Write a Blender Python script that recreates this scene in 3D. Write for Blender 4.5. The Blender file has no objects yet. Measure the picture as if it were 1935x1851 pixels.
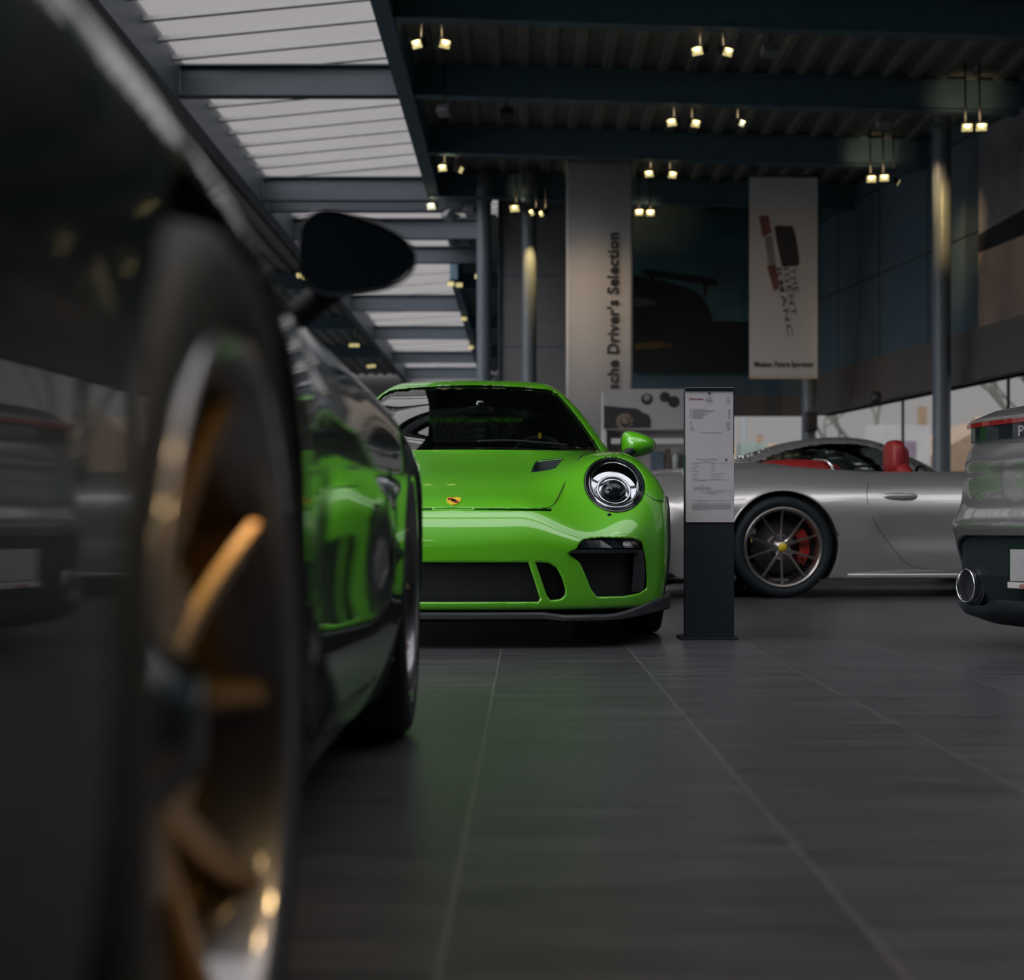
import bpy, bmesh, math, random
import numpy as np
from mathutils import Vector, Matrix
sc = bpy.context.scene
COL = sc.collection
PI = math.pi
rad = math.radians

# ------------------------------------------------------------------ camera
F_PX, HC = 2800.0, 0.49
cd = bpy.data.cameras.new('camera'); cam = bpy.data.objects.new('camera', cd); COL.objects.link(cam)
cam.location = (0, 0, HC); cam.rotation_euler = (PI/2, 0, 0)
cd.sensor_width = 36.0; cd.sensor_fit = 'HORIZONTAL'; cd.lens = F_PX/1935*36
cd.shift_x = (967.5-992)/1935; cd.shift_y = (995-925.5)/1935
cd.clip_start = 0.02; cd.clip_end = 400
cd.dof.use_dof = True; cd.dof.focus_distance = 6.35; cd.dof.aperture_fstop = 2.6
sc.camera = cam
# ------------------------------------------------------------------ view, world
sc.view_settings.view_transform = 'Standard'; sc.view_settings.look = 'None'
sc.view_settings.gamma = 1.0; sc.view_settings.use_curve_mapping = False
sc.view_settings.exposure = -1.93
sc.cycles.use_denoising = True
sc.cycles.max_bounces = 8; sc.cycles.diffuse_bounces = 3; sc.cycles.glossy_bounces = 4
sc.cycles.transparent_max_bounces = 12; sc.cycles.transmission_bounces = 4
sc.cycles.sample_clamp_indirect = 4.0; sc.cycles.caustics_reflective = False; sc.cycles.caustics_refractive = False
w = bpy.data.worlds.new('overcast sky'); sc.world = w; w.use_nodes = True
nt = w.node_tree; bg = nt.nodes['Background']; bg.inputs[1].default_value = 1.0
tc = nt.nodes.new('ShaderNodeTexCoord'); mp = nt.nodes.new('ShaderNodeMapping'); mp.inputs['Scale'].default_value = (1, 1, 3)
nz = nt.nodes.new('ShaderNodeTexNoise'); nz.inputs['Scale'].default_value = 1.6; nz.inputs['Detail'].default_value = 3
rp = nt.nodes.new('ShaderNodeValToRGB')
rp.color_ramp.elements[0].color = (1.0, .985, .975, 1); rp.color_ramp.elements[1].color = (1.04, 1.01, 1.0, 1)
nt.links.new(tc.outputs['Generated'], mp.inputs[0]); nt.links.new(mp.outputs[0], nz.inputs[0])
nt.links.new(nz.outputs[0], rp.inputs[0]); nt.links.new(rp.outputs[0], bg.inputs[0])

def sunlamp(name, el, az, strength, angle, col):
    """broad sun lamp added to lift the daylight indoors; el = elevation, az = bearing it comes from (0 = behind the camera, 90 = right)"""
    ld = bpy.data.lights.new(name, 'SUN'); ld.energy = strength; ld.angle = rad(angle); ld.color = col
    o = bpy.data.objects.new(name, ld); COL.objects.link(o)
    d = Vector((math.sin(rad(az))*math.cos(rad(el)), -math.cos(rad(az))*math.cos(rad(el)), math.sin(rad(el))))
    o.rotation_euler = d.to_track_quat('Z', 'Y').to_euler(); o.location = d*30+Vector((0, 5, 0))
sunlamp('fill_sun_overhead', 80, -10, 12.0, 120, (.95, .965, 1.0))  # added fill, brightens the interior without brightening the visible sky
sunlamp('fill_sun_front', 50, 10, 3.2, 60, (.97, .975, 1.0))  # added fill for upright faces of cars and stand
sunlamp('fill_sun_left', 30, -50, 9.0, 60, (.95, .965, 1.0))  # added fill reaching the back hall through the skylight
sunlamp('fill_sun_side', 12, -58, 6.0, 60, (.90, .95, 1.0))  # added low fill across the hall onto the hanging banners
sunlamp('fill_sun_far', 60, 180, 1.6, 90, (.95, .965, 1.0))  # added to strengthen the skylight's reflection on the black fender
# ------------------------------------------------------------------ materials
def mat(name, col, rough=.5, metal=0, coat=0, emis=None, estr=0, spec=.5, alpha=None, coat_r=.03):
    m = bpy.data.materials.new(name); m.use_nodes = True
    b = m.node_tree.nodes['Principled BSDF']
    b.inputs['Base Color'].default_value = (*col, 1); b.inputs['Roughness'].default_value = rough
    b.inputs['Metallic'].default_value = metal; b.inputs['Coat Weight'].default_value = coat
    b.inputs['Coat Roughness'].default_value = coat_r; b.inputs['Coat IOR'].default_value = 1.75; b.inputs['Specular IOR Level'].default_value = spec
    if emis: b.inputs['Emission Color'].default_value = (*emis, 1); b.inputs['Emission Strength'].default_value = estr
    return m
def noisy(m, scale=20, amt=.3, bump=0, stretch=(1, 1, 1), detail=4):
    nt = m.node_tree; b = nt.nodes['Principled BSDF']; c = tuple(b.inputs['Base Color'].default_value)
    tc = nt.nodes.new('ShaderNodeTexCoord'); mp = nt.nodes.new('ShaderNodeMapping'); mp.inputs['Scale'].default_value = stretch
    n = nt.nodes.new('ShaderNodeTexNoise'); n.inputs['Scale'].default_value = scale; n.inputs['Detail'].default_value = detail
    r = nt.nodes.new('ShaderNodeValToRGB')
    r.color_ramp.elements[0].position = .3; r.color_ramp.elements[1].position = .7
    r.color_ramp.elements[0].color = (*[v*(1-amt) for v in c[:3]], 1); r.color_ramp.elements[1].color = (*[v*(1+amt) for v in c[:3]], 1)
    nt.links.new(tc.outputs['Object'], mp.inputs[0]); nt.links.new(mp.outputs[0], n.inputs[0]); nt.links.new(n.outputs[0], r.inputs[0]); nt.links.new(r.outputs[0], b.inputs['Base Color'])
    if bump:
        bp = nt.nodes.new('ShaderNodeBump'); bp.inputs['Strength'].default_value = bump; bp.inputs['Distance'].default_value = .002
        nt.links.new(n.outputs[0], bp.inputs['Height']); nt.links.new(bp.outputs[0], b.inputs['Normal'])
    return m
def flake(name, col, rough, metal, coat=1.0):
    m = mat(name, col, rough, metal, coat); nt = m.node_tree; b = nt.nodes['Principled BSDF']
    tc = nt.nodes.new('ShaderNodeTexCoord'); v = nt.nodes.new('ShaderNodeTexNoise'); v.inputs['Scale'].default_value = 900
    mx = nt.nodes.new('ShaderNodeMapRange'); mx.inputs['To Min'].default_value = rough*.85; mx.inputs['To Max'].default_value = rough*1.15
    nt.links.new(tc.outputs['Object'], v.inputs[0]); nt.links.new(v.outputs[0], mx.inputs[0]); nt.links.new(mx.outputs[0], b.inputs['Roughness'])
    return m
def glassm(name, tint, refl=.9, ior=1.5, rough=0.0, graz=1.0):
    m = bpy.data.materials.new(name); m.use_nodes = True; nt = m.node_tree; nt.nodes.clear()
    o = nt.nodes.new('ShaderNodeOutputMaterial'); t = nt.nodes.new('ShaderNodeBsdfTransparent'); g = nt.nodes.new('ShaderNodeBsdfGlossy')
    t.inputs[0].default_value = (*tint, 1); g.inputs[0].default_value = (refl, refl, refl, 1); g.inputs[1].default_value = rough
    ge = nt.nodes.new('ShaderNodeNewGeometry'); dt = nt.nodes.new('ShaderNodeVectorMath'); dt.operation = 'DOT_PRODUCT'
    nt.links.new(ge.outputs['Incoming'], dt.inputs[0]); nt.links.new(ge.outputs['Normal'], dt.inputs[1])
    prev = dt.outputs['Value']; f0 = ((ior-1)/(ior+1))**2; mx = nt.nodes.new('ShaderNodeMixShader')
    for op, v in (('ABSOLUTE', None), ('SUBTRACT', 1.0), ('POWER', 5.0), ('MULTIPLY', (1-f0)*graz), ('ADD', f0)):
        f = nt.nodes.new('ShaderNodeMath'); f.operation = op
        if op == 'SUBTRACT': f.inputs[0].default_value = 1.0; nt.links.new(prev, f.inputs[1])
        else:
            nt.links.new(prev, f.inputs[0])
            if v is not None: f.inputs[1].default_value = v
        prev = f.outputs[0]
    nt.links.new(f.outputs[0], mx.inputs[0]); nt.links.new(t.outputs[0], mx.inputs[1]); nt.links.new(g.outputs[0], mx.inputs[2]); nt.links.new(mx.outputs[0], o.inputs[0])
    return m
M = {}
M['green'] = flake('lime green car paint', (.105, .47, .007), .40, 0.0)
M['black'] = flake('black car paint', (.004, .0075, .010), .3, 0.0); M['black'].node_tree.nodes['Principled BSDF'].inputs['Coat Weight'].default_value = 1.0; M['black'].node_tree.nodes['Principled BSDF'].inputs['Coat IOR'].default_value = 1.45; M['black'].node_tree.nodes['Principled BSDF'].inputs['Specular IOR Level'].default_value = .2
M['silver'] = flake('silver metallic paint', (.58, .57, .57), .34, .72)
M['graysilver'] = flake('grey metallic paint', (.36, .35, .36), .28, .75)
M['plastic'] = noisy(mat('black textured plastic', (.014, .019, .024), .5, spec=.25), 300, .2, .2)
M['lipgrey'] = noisy(mat('satin charcoal splitter', (.035, .037, .043), .38), 200, .15)
M['gloss_black'] = noisy(mat('gloss black trim', (.008, .012, .016), .12, 0, .5), 40, .1)
M['rubber'] = noisy(mat('tyre rubber', (.012, .018, .023), .6, spec=.3), 120, .2, .1)
M['seam'] = noisy(mat('dark panel gap', (.004, .005, .006), .8), 60, .2)
M['under'] = noisy(mat('black underbody lining', (.008, .009, .012), .9), 60, .2)
M['gold'] = flake('gold bronze wheel lacquer', (.75, .42, .11), .26, .95)
M['rimgrey'] = flake('grey wheel rim metal', (.15, .15, .16), .34, .9)
M['wheel_silver'] = flake('titanium wheel metal', (.36, .34, .32), .3, .95)
M['disc'] = noisy(mat('brake disc steel', (.16, .15, .15), .4, .9), 50, .2)
M['red_caliper'] = noisy(mat('red brake caliper', (.35, .02, .015), .35, 0, .5), 50, .1)
M['yellow'] = noisy(mat('yellow enamel', (.7, .5, .03), .4), 50, .1)
M['chrome'] = noisy(mat('chrome', (.75, .75, .77), .06, 1.0), 30, .04)
M['glass'] = glassm('car window glass', (.42, .45, .45))
M['glass_clear'] = glassm('clear glass', (1.0, 1.0, 1.0), .9, 1.15, graz=.06)
M['mirror'] = noisy(mat('dark mirror glass', (.30, .32, .33), .04, 1.0), 30, .04)
M['lens'] = glassm('headlight lens', (.75, .78, .8), 1.0, 1.9)
M['red_leather'] = noisy(mat('red leather', (.28, .018, .02), .45), 120, .15, .3)
M['dark_trim'] = noisy(mat('dark interior fabric', (.012, .013, .015), .75), 200, .25)
M['red_lens'] = noisy(mat('red tail lamp plastic', (.22, .01, .01), .12, 0, 1), 80, .15)
M['grille'] = None
def grillem():
    m = mat('black honeycomb grille', (.02, .022, .026), .45); nt = m.node_tree; b = nt.nodes['Principled BSDF']
    tc = nt.nodes.new('ShaderNodeTexCoord'); s = nt.nodes.new('ShaderNodeSeparateXYZ'); nt.links.new(tc.outputs['Object'], s.inputs[0])
    outs = []
    for sg in (1, -1):
        a = nt.nodes.new('ShaderNodeMath'); a.operation = 'ADD' if sg > 0 else 'SUBTRACT'
        nt.links.new(s.outputs[0], a.inputs[0]); nt.links.new(s.outputs[2], a.inputs[1])
        k = nt.nodes.new('ShaderNodeMath'); k.operation = 'MULTIPLY'; k.inputs[1].default_value = 480; nt.links.new(a.outputs[0], k.inputs[0])
        q = nt.nodes.new('ShaderNodeMath'); q.operation = 'SINE'; nt.links.new(k.outputs[0], q.inputs[0]); outs.append(q)
    mx = nt.nodes.new('ShaderNodeMath'); mx.operation = 'MAXIMUM'; nt.links.new(outs[0].outputs[0], mx.inputs[0]); nt.links.new(outs[1].outputs[0], mx.inputs[1])
    r = nt.nodes.new('ShaderNodeValToRGB'); r.color_ramp.elements[0].position = .35; r.color_ramp.elements[1].position = .8
    r.color_ramp.elements[0].color = (.002, .002, .003, 1); r.color_ramp.elements[1].color = (.03, .032, .036, 1)
    nt.links.new(mx.outputs[0], r.inputs[0]); nt.links.new(r.outputs[0], b.inputs['Base Color'])
    return m
M['grille'] = grillem()

# ------------------------------------------------------------------ object helpers
def link(name, me, m=None, parent=None, loc=None, rot=None):
    o = bpy.data.objects.new(name, me); COL.objects.link(o)
    if m is not None and me is not None:
        me.materials.clear()
        for k in (m if isinstance(m, (list, tuple)) else [m]): me.materials.append(k)
    if parent: o.parent = parent
    if loc is not None: o.location = loc
    if rot is not None: o.rotation_euler = rot
    return o
def tag(o, label=None, cat=None, group=None, kind=None):
    if label: o['label'] = label
    if cat: o['category'] = cat
    if group: o['group'] = group
    if kind: o['kind'] = kind
    return o
def thing(name, label, cat, loc=(0, 0, 0), rz=0, group=None):
    o = bpy.data.objects.new(name, None); COL.objects.link(o); o.location = loc; o.rotation_euler = (0, 0, rz); o.empty_display_size = .1
    return tag(o, label, cat, group)
def copy_tree(o, parent=None):
    c = o.copy(); COL.objects.link(c); c.parent = parent
    for ch in list(o.children): copy_tree(ch, c)
    return c
def mesh(V, Fc, smooth=False):
    me = bpy.data.meshes.new('m'); me.from_pydata([tuple(map(float, v)) for v in V], [], [tuple(int(i) for i in f) for f in Fc])
    if smooth: me.polygons.foreach_set('use_smooth', [True]*len(me.polygons))
    me.update(); return me
class MB:
    def __init__(s): s.v = []; s.f = []; s.sm = []
    def add(s, V, Fc, sm=False):
        n = len(s.v); s.v += [tuple(v) for v in V]; s.f += [tuple(i+n for i in f) for f in Fc]; s.sm += [sm]*len(Fc); return s
    def box(s, x0, x1, y0, y1, z0, z1, R=None, c=None):
        V = [(x, y, z) for x in (x0, x1) for y in (y0, y1) for z in (z0, z1)]
        if R is not None: V = [tuple(R @ Vector(v) + Vector(c or (0, 0, 0))) for v in V]
        return s.add(V, [(0, 1, 3, 2), (4, 6, 7, 5), (0, 4, 5, 1), (2, 3, 7, 6), (0, 2, 6, 4), (1, 5, 7, 3)])
    def tube(s, P, r, n=8, closed=False, cap=True):
        P = [Vector(p) for p in P]; N = len(P); rr = r if isinstance(r, (list, tuple)) else [r]*N; V = []
        up = None
        for i, p in enumerate(P):
            a = P[(i-1) % N] if (closed or i > 0) else P[i]; b = P[(i+1) % N] if (closed or i < N-1) else P[i]
            t = (b-a).normalized()
            if up is None: up = Vector((0, 0, 1)) if abs(t.z) < .9 else Vector((1, 0, 0))
            u = (up - t*up.dot(t)); u = u.normalized() if u.length > 1e-6 else t.orthogonal().normalized(); up = u; w_ = t.cross(u)
            for k in range(n): a_ = 2*PI*k/n; V.append(p + (u*math.cos(a_)+w_*math.sin(a_))*rr[i])
        Fc = []
        for i in range(N if closed else N-1):
            j = (i+1) % N
            for k in range(n): Fc.append((i*n+k, i*n+(k+1) % n, j*n+(k+1) % n, j*n+k))
        if cap and not closed: Fc += [tuple(range(n-1, -1, -1)), tuple((N-1)*n+k for k in range(n))]
        return s.add(V, Fc, True)
    def prism(s, poly, f0, f1):
        """poly list of 2D pts; f0/f1 map (u,v)->3D"""
        n = len(poly); V = [f0(*p) for p in poly] + [f1(*p) for p in poly]
        Fc = [tuple(range(n-1, -1, -1)), tuple(range(n, 2*n))] + [(i, (i+1) % n, n+(i+1) % n, n+i) for i in range(n)]
        return s.add(V, Fc)
    def lathe(s, prof, n=48, axis='x', c=(0, 0, 0)):
        """prof: list of (axial, radius)"""
        V = []
        for k in range(n):
            a = 2*PI*k/n
            for (h, r) in prof:
                p = (h, r*math.cos(a), r*math.sin(a)) if axis == 'x' else ((r*math.cos(a), h, r*math.sin(a)) if axis == 'y' else (r*math.cos(a), r*math.sin(a), h))
                V.append((p[0]+c[0], p[1]+c[1], p[2]+c[2]))
        m_ = len(prof); Fc = []
        for k in range(n):
            k2 = (k+1) % n
            for i in range(m_-1): Fc.append((k*m_+i, k*m_+i+1, k2*m_+i+1, k2*m_+i))
        return s.add(V, Fc, True)
    def ell(s, c, r, e=1.0, n=24, m_=16, R=None):
        V = []; Fc = []
        sg = lambda v: math.copysign(abs(v)**e, v)
        for i in range(m_+1):
            p = -PI/2 + PI*i/m_
            for k in range(n):
                t = 2*PI*k/n
                v = Vector((r[0]*sg(math.cos(p))*sg(math.cos(t)), r[1]*sg(math.cos(p))*sg(math.sin(t)), r[2]*sg(math.sin(p))))
                if R is not None: v = R @ v
                V.append((v.x+c[0], v.y+c[1], v.z+c[2]))
        for i in range(m_):
            for k in range(n): Fc.append((i*n+k, i*n+(k+1) % n, (i+1)*n+(k+1) % n, (i+1)*n+k))
        return s.add(V, Fc, True)
    def build(s, name, m, parent=None, loc=None, rot=None, bevel=0):
        me = mesh(s.v, s.f); me.polygons.foreach_set('use_smooth', s.sm)
        if bevel:
            bm = bmesh.new(); bm.from_mesh(me); bmesh.ops.remove_doubles(bm, verts=bm.verts, dist=1e-6)
            bmesh.ops.bevel(bm, geom=[e for e in bm.edges if e.calc_face_angle(0) > .6], offset=bevel, segments=2, affect='EDGES', profile=.5)
            bm.to_mesh(me); bm.free()
        bm = bmesh.new(); bm.from_mesh(me); bmesh.ops.remove_doubles(bm, verts=bm.verts, dist=1e-7); bmesh.ops.recalc_face_normals(bm, faces=bm.faces); bm.to_mesh(me); bm.free()
        return link(name, me, m, parent, loc, rot)
def text_mesh(txt, size, bold=0.0, spacing=1.0, shear=0.0, ext=.0005):
    c = bpy.data.curves.new('t', 'FONT'); c.body = txt; c.size = size; c.align_x = 'LEFT'; c.space_character = spacing
    c.offset = bold; c.extrude = ext; c.shear = shear; c.resolution_u = 4
    o = bpy.data.objects.new('t', c); COL.objects.link(o); bpy.context.view_layer.update()
    me = bpy.data.meshes.new_from_object(o.evaluated_get(bpy.context.evaluated_depsgraph_get()))
    bpy.data.objects.remove(o); return me
def text_width(me):
    xs = [v.co.x for v in me.vertices]; return min(xs), max(xs)

# =================================================================== car surface (signed distance modelling)
class Spl:
    """natural cubic spline, linear extrapolation"""
    def __init__(s, pts):
        x = np.array([p[0] for p in pts], float); y = np.array([p[1] for p in pts], float); n = len(x); h = np.diff(x)
        A = np.eye(n); b = np.zeros(n)
        for i in range(1, n-1):
            A[i, i-1] = h[i-1]; A[i, i] = 2*(h[i-1]+h[i]); A[i, i+1] = h[i]
            b[i] = 3*((y[i+1]-y[i])/h[i]-(y[i]-y[i-1])/h[i-1])
        c = np.linalg.solve(A, b); s.x, s.y, s.c, s.h = x, y, c, h
        s.b = (y[1:]-y[:-1])/h - h*(2*c[:-1]+c[1:])/3; s.d = (c[1:]-c[:-1])/(3*h)
    def __call__(s, t):
        t = np.asarray(t, float); i = np.clip(np.searchsorted(s.x, t)-1, 0, len(s.h)-1); tc = np.clip(t, s.x[0], s.x[-1]); u = tc-s.x[i]
        v = s.y[i]+u*(s.b[i]+u*(s.c[i]+u*s.d[i]))
        sl = s.b[i]+u*(2*s.c[i]+3*u*s.d[i])
        return v+(t-tc)*sl
def smax(a, b, k):
    h = np.maximum(k-np.abs(a-b), 0)/k
    return np.maximum(a, b)+h*h*k*.25
def smin(a, b, k): return -smax(-a, -b, k)
def sstep(t): t = np.clip(t, 0, 1); return t*t*(3-2*t)
def poly_sd(px, py, poly):
    """signed distance to a polygon (negative inside), broadcasting"""
    P = np.array(poly, float); n = len(P); d = None; inside = None
    for i in range(n):
        a = P[i]; b = P[(i+1) % n]; e = b-a; wx = px-a[0]; wy = py-a[1]
        t = np.clip((wx*e[0]+wy*e[1])/(e@e), 0, 1); q = (wx-e[0]*t)**2+(wy-e[1]*t)**2
        d = q if d is None else np.minimum(d, q)
        c = ((a[1] > py) != (b[1] > py)) & (px < (b[0]-a[0])*(py-a[1])/((b[1]-a[1]) if b[1] != a[1] else 1e-12)+a[0])
        inside = c if inside is None else inside ^ c
    d = np.sqrt(d); return np.where(inside, -d, d)

SP = dict(
 hood=Spl([(-1.0, .36), (-.94, .45), (-.90, .515), (-.865, .556), (-.82, .585), (-.7, .628), (-.5, .685), (-.25, .742), (0, .795), (.25, .853), (.5, .902), (.8, .925), (1.3, .91), (2.0, .89), (2.6, .90), (3.0, .88), (3.3, .86), (3.5, .80), (3.65, .72)]),
 ridge=Spl([(-.95, .34), (-.85, .43), (-.76, .51), (-.66, .592), (-.56, .672), (-.46, .735), (-.36, .778), (-.2, .815), (0, .836), (.3, .852), (.6, .868), (.9, .878), (1.3, .88), (1.7, .882), (2.1, .896), (2.457, .91), (2.8, .895), (3.1, .84), (3.35, .775), (3.6, .69)]),
 ridgex=Spl([(-1, .66), (-.6, .675), (0, .70), (.5, .72), (1.2, .74), (1.8, .72), (2.4, .68), (3, .66), (3.6, .62)]),
 width=Spl([(-1.0, .86), (-.6, .905), (-.2, .925), (0, .928), (.3, .918), (.7, .895), (1.1, .882), (1.5, .888), (1.9, .915), (2.3, .938), (2.6, .940), (3.0, .925), (3.4, .89), (3.7, .85)]),
 plan=Spl([(0, 0), (.3, .012), (.5, .045), (.65, .10), (.76, .175), (.84, .275), (.90, .40), (.95, .60)]),
 vert=Spl([(.1, .045), (.17, .02), (.25, .008), (.35, 0), (.45, 0), (.55, .03), (.7, .12), (.9, .3)]),
 planr=Spl([(0, 0), (.35, .012), (.55, .04), (.7, .095), (.8, .165), (.88, .28), (.95, .48)]),
 vertr=Spl([(.1, .20), (.2, .10), (.32, .03), (.45, .0), (.50, -.01), (.56, .02), (.7, .04), (.82, .065), (.95, .11)]),
 roof=Spl([(.1, .75), (.35, .890), (.6, 1.022), (.88, 1.160), (1.08, 1.240), (1.25, 1.285), (1.5, 1.313), (1.8, 1.303), (2.1, 1.250), (2.4, 1.162), (2.7, 1.07), (3.0, .985), (3.2, .938), (3.35, .915), (3.5, .895), (3.65, .86)]),
 deck=Spl([(.2, .6), (1.0, .7), (1.8, .72), (2.0, .84), (2.2, .90), (2.4, .945), (2.6, .965), (2.85, .945), (3.1, .915), (3.35, .885), (3.5, .84), (3.65, .74)]),
 cabx=Spl([(.2, .70), (.7, .722), (1.2, .738), (1.8, .735), (2.3, .715), (2.7, .68), (3.1, .66), (3.5, .66)]),
)
class Hull:
    def __init__(s, kind='coupe', length_tail=0.0, arch=(.372, .385)):
        s.kind = kind; s.arch = arch
    def parts(s, x, y, z):
        a = np.abs(x); xr = SP['ridgex'](y); h = SP['hood'](y); f = SP['ridge'](y)
        t = sstep((a/xr-.40)/.60)
        T = h + (f-h)*t - .03*a*a*(1-t) - np.where(a > xr, (1.6+.6*sstep((y-1.4)/.8))*(a-xr)**2, 0)
        Wd = SP['width'](y)
        up = np.maximum(z-.56, 0); lo = np.maximum(.42-z, 0)
        rear = sstep((y-1.5)/.8)
        S = Wd - (1.35-.35*rear)*up*up - .55*lo*lo - .02*sstep((z-.2)/.2)*sstep(1-abs(z-.42)/.18)*sstep((y-.5)/.3)*sstep((1.9-y)/.3)
        top = (z-T); side = (a-S)
        low = smax(top*.9, side, .10+.02*rear)
        fr = -.93+SP['plan'](a)+SP['vert'](z)-y
        sl = 1/np.sqrt(1+(np.clip(a-.45, 0, 1)*3.2)**2)
        low = smax(low, fr*sl, .05)
        slr = 1/np.sqrt(1+(np.clip(a-.5, 0, 1)*3.2)**2)
        rr = (y-(3.60-SP['planr'](a)-SP['vertr'](z)))*slr
        low = smax(low, rr, .045)
        low = smax(low, .125+.028*sstep((-.3-y)/.2)-z, .02)
        return a, low, rr
    def cabin(s, a, y, z):
        if s.kind == 'coupe':
            kk = .55*(1-sstep((y-.8)/.9)) - .30*sstep((y-1.9)/.7)*(1-sstep((y-2.9)/.4))
            Tc = SP['roof'](y-a*a*kk) - .085*a*a
        else:
            Tc = SP['deck'](y) - .06*a*a
        dz = z-.88
        cs = (a-(SP['cabx'](y)-.56*dz-.35*np.maximum(dz, 0)**2))/1.15
        return z-Tc, cs
    def H(s, x, y, z):
        a, low, rr = s.parts(x, y, z)
        ct, cs = s.cabin(a, y, z)
        cab = smax(smax(smax(ct*.9, cs, .075), rr, .03), .74-z, .03)
        if s.kind != 'coupe': cab = smax(cab, 1.95-y, .03)
        return smin(low, cab, .05)
    def Hn(s, x, y, z):
        e = 1e-4; f = s.H(x, y, z)
        gx = s.H(x+e, y, z)-f; gy = s.H(x, y+e, z)-f; gz = s.H(x, y, z+e)-f
        return f*e/np.sqrt(gx*gx+gy*gy+gz*gz+1e-12)
    # ---- masks
    def arches(s, a, y, z):
        d = np.minimum(np.sqrt(y*y+(z-.345)**2)-s.arch[0], np.sqrt((y-2.457)**2+(z-.35)**2)-s.arch[1])
        return np.maximum(d, .60-a)
    def wind(s, a, y, z):
        ct, cs = s.cabin(a, y, z)
        return smax(np.maximum(cs+.042, np.maximum(y-1.7, .86-z)), z-(1.250-.11*a*a), .04)
    def sidew(s, a, y, z):
        ct, cs = s.cabin(a, y, z)
        return smax(smax(ct+.062, .905-z, .02), np.maximum(np.maximum(y-2.42, .70-y), .40-a), .06)
    def rearw(s, a, y, z):
        ct, cs = s.cabin(a, y, z)
        return smax(smax(cs+.09, 2.12-y, .05), np.maximum(y-2.92, .95-z), .05)
    # ---- locate surface points
    def solve(s, p, d, lo=0, hi=1.2, off=0.0):
        """march from p along d until the hull; returns the point"""
        p = np.array(p, float); d = np.array(d, float); n = 160; ts = np.linspace(lo, hi, n)
        v = s.H(p[0]+d[0]*ts, p[1]+d[1]*ts, p[2]+d[2]*ts)
        i = np.argmax(v < 0)
        if not (v < 0).any(): return None
        if i == 0: return Vector(p)
        a, b = ts[i-1], ts[i]
        for _ in range(18):
            m_ = (a+b)/2
            if s.H(*(p+d*m_)) < 0: b = m_
            else: a = m_
        q = p+d*(b-off); return Vector(q)
    def top(s, x, y, off=0.0): return s.solve((x, y, 1.5), (0, 0, -1), 0, 1.4, off)
    def front(s, x, z, off=0.0, y0=-1.2): return s.solve((x, y0, z), (0, 1, 0), 0, 2.2, off)
    def rear(s, x, z, off=0.0):
        for k in range(40):
            p = s.solve((x, 3.9, z-.006*k), (0, -1, 0), 0, 1.1, off)
            if p is not None: p.z = z; return p
    def side(s, y, z, off=0.0, sg=1): return s.solve((1.2*sg, y, z), (-sg, 0, 0), 0, 1.1, off)

def snet(Fv, X, Y, Z):
    nx, ny, nz_ = Fv.shape; ins = Fv < 0
    c = np.zeros((nx-1, ny-1, nz_-1), np.int8)
    for i in (0, 1):
        for j in (0, 1):
            for k in (0, 1): c += ins[i:nx-1+i, j:ny-1+j, k:nz_-1+k]
    act = (c > 0) & (c < 8); I, J, K = np.nonzero(act); n = len(I)
    idx = -np.ones(act.shape, np.int64); idx[I, J, K] = np.arange(n)
    off = [(i, j, k) for i in (0, 1) for j in (0, 1) for k in (0, 1)]
    val = np.stack([Fv[I+o[0], J+o[1], K+o[2]] for o in off], 1)
    pos = np.stack([np.stack([X[I+o[0]], Y[J+o[1]], Z[K+o[2]]], 1) for o in off], 1)
    acc = np.zeros((n, 3)); cnt = np.zeros(n)
    for a in range(8):
        for b in range(a+1, 8):
            if sum(abs(off[a][q]-off[b][q]) for q in range(3)) != 1: continue
            m_ = (val[:, a] < 0) != (val[:, b] < 0)
            t = np.where(m_, val[:, a]/np.where(m_, val[:, a]-val[:, b], 1), 0)
            acc += np.where(m_[:, None], pos[:, a]+(pos[:, b]-pos[:, a])*t[:, None], 0); cnt += m_
    V = acc/cnt[:, None]; Q = []
    for ax in range(3):
        sl0 = [slice(None)]*3; sl1 = [slice(None)]*3; sl0[ax] = slice(0, -1); sl1[ax] = slice(1, None)
        s0 = ins[tuple(sl0)]; s1 = ins[tuple(sl1)]; ch = s0 != s1
        e = np.array(np.nonzero(ch)).T
        b, d = [q for q in range(3) if q != ax]
        dims = (nx-1, ny-1, nz_-1)
        e = e[(e[:, b] > 0) & (e[:, b] < dims[b]) & (e[:, d] > 0) & (e[:, d] < dims[d])]
        def cell(db, dd):
            q = e.copy(); q[:, b] -= db; q[:, d] -= dd; return idx[q[:, 0], q[:, 1], q[:, 2]]
        quad = np.stack([cell(1, 1), cell(0, 1), cell(0, 0), cell(1, 0)], 1)
        fl = s0[e[:, 0], e[:, 1], e[:, 2]]
        if ax == 1: fl = ~fl
        quad[~fl] = quad[~fl][:, ::-1]
        Q.append(quad)
    return V, np.concatenate(Q)
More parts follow.
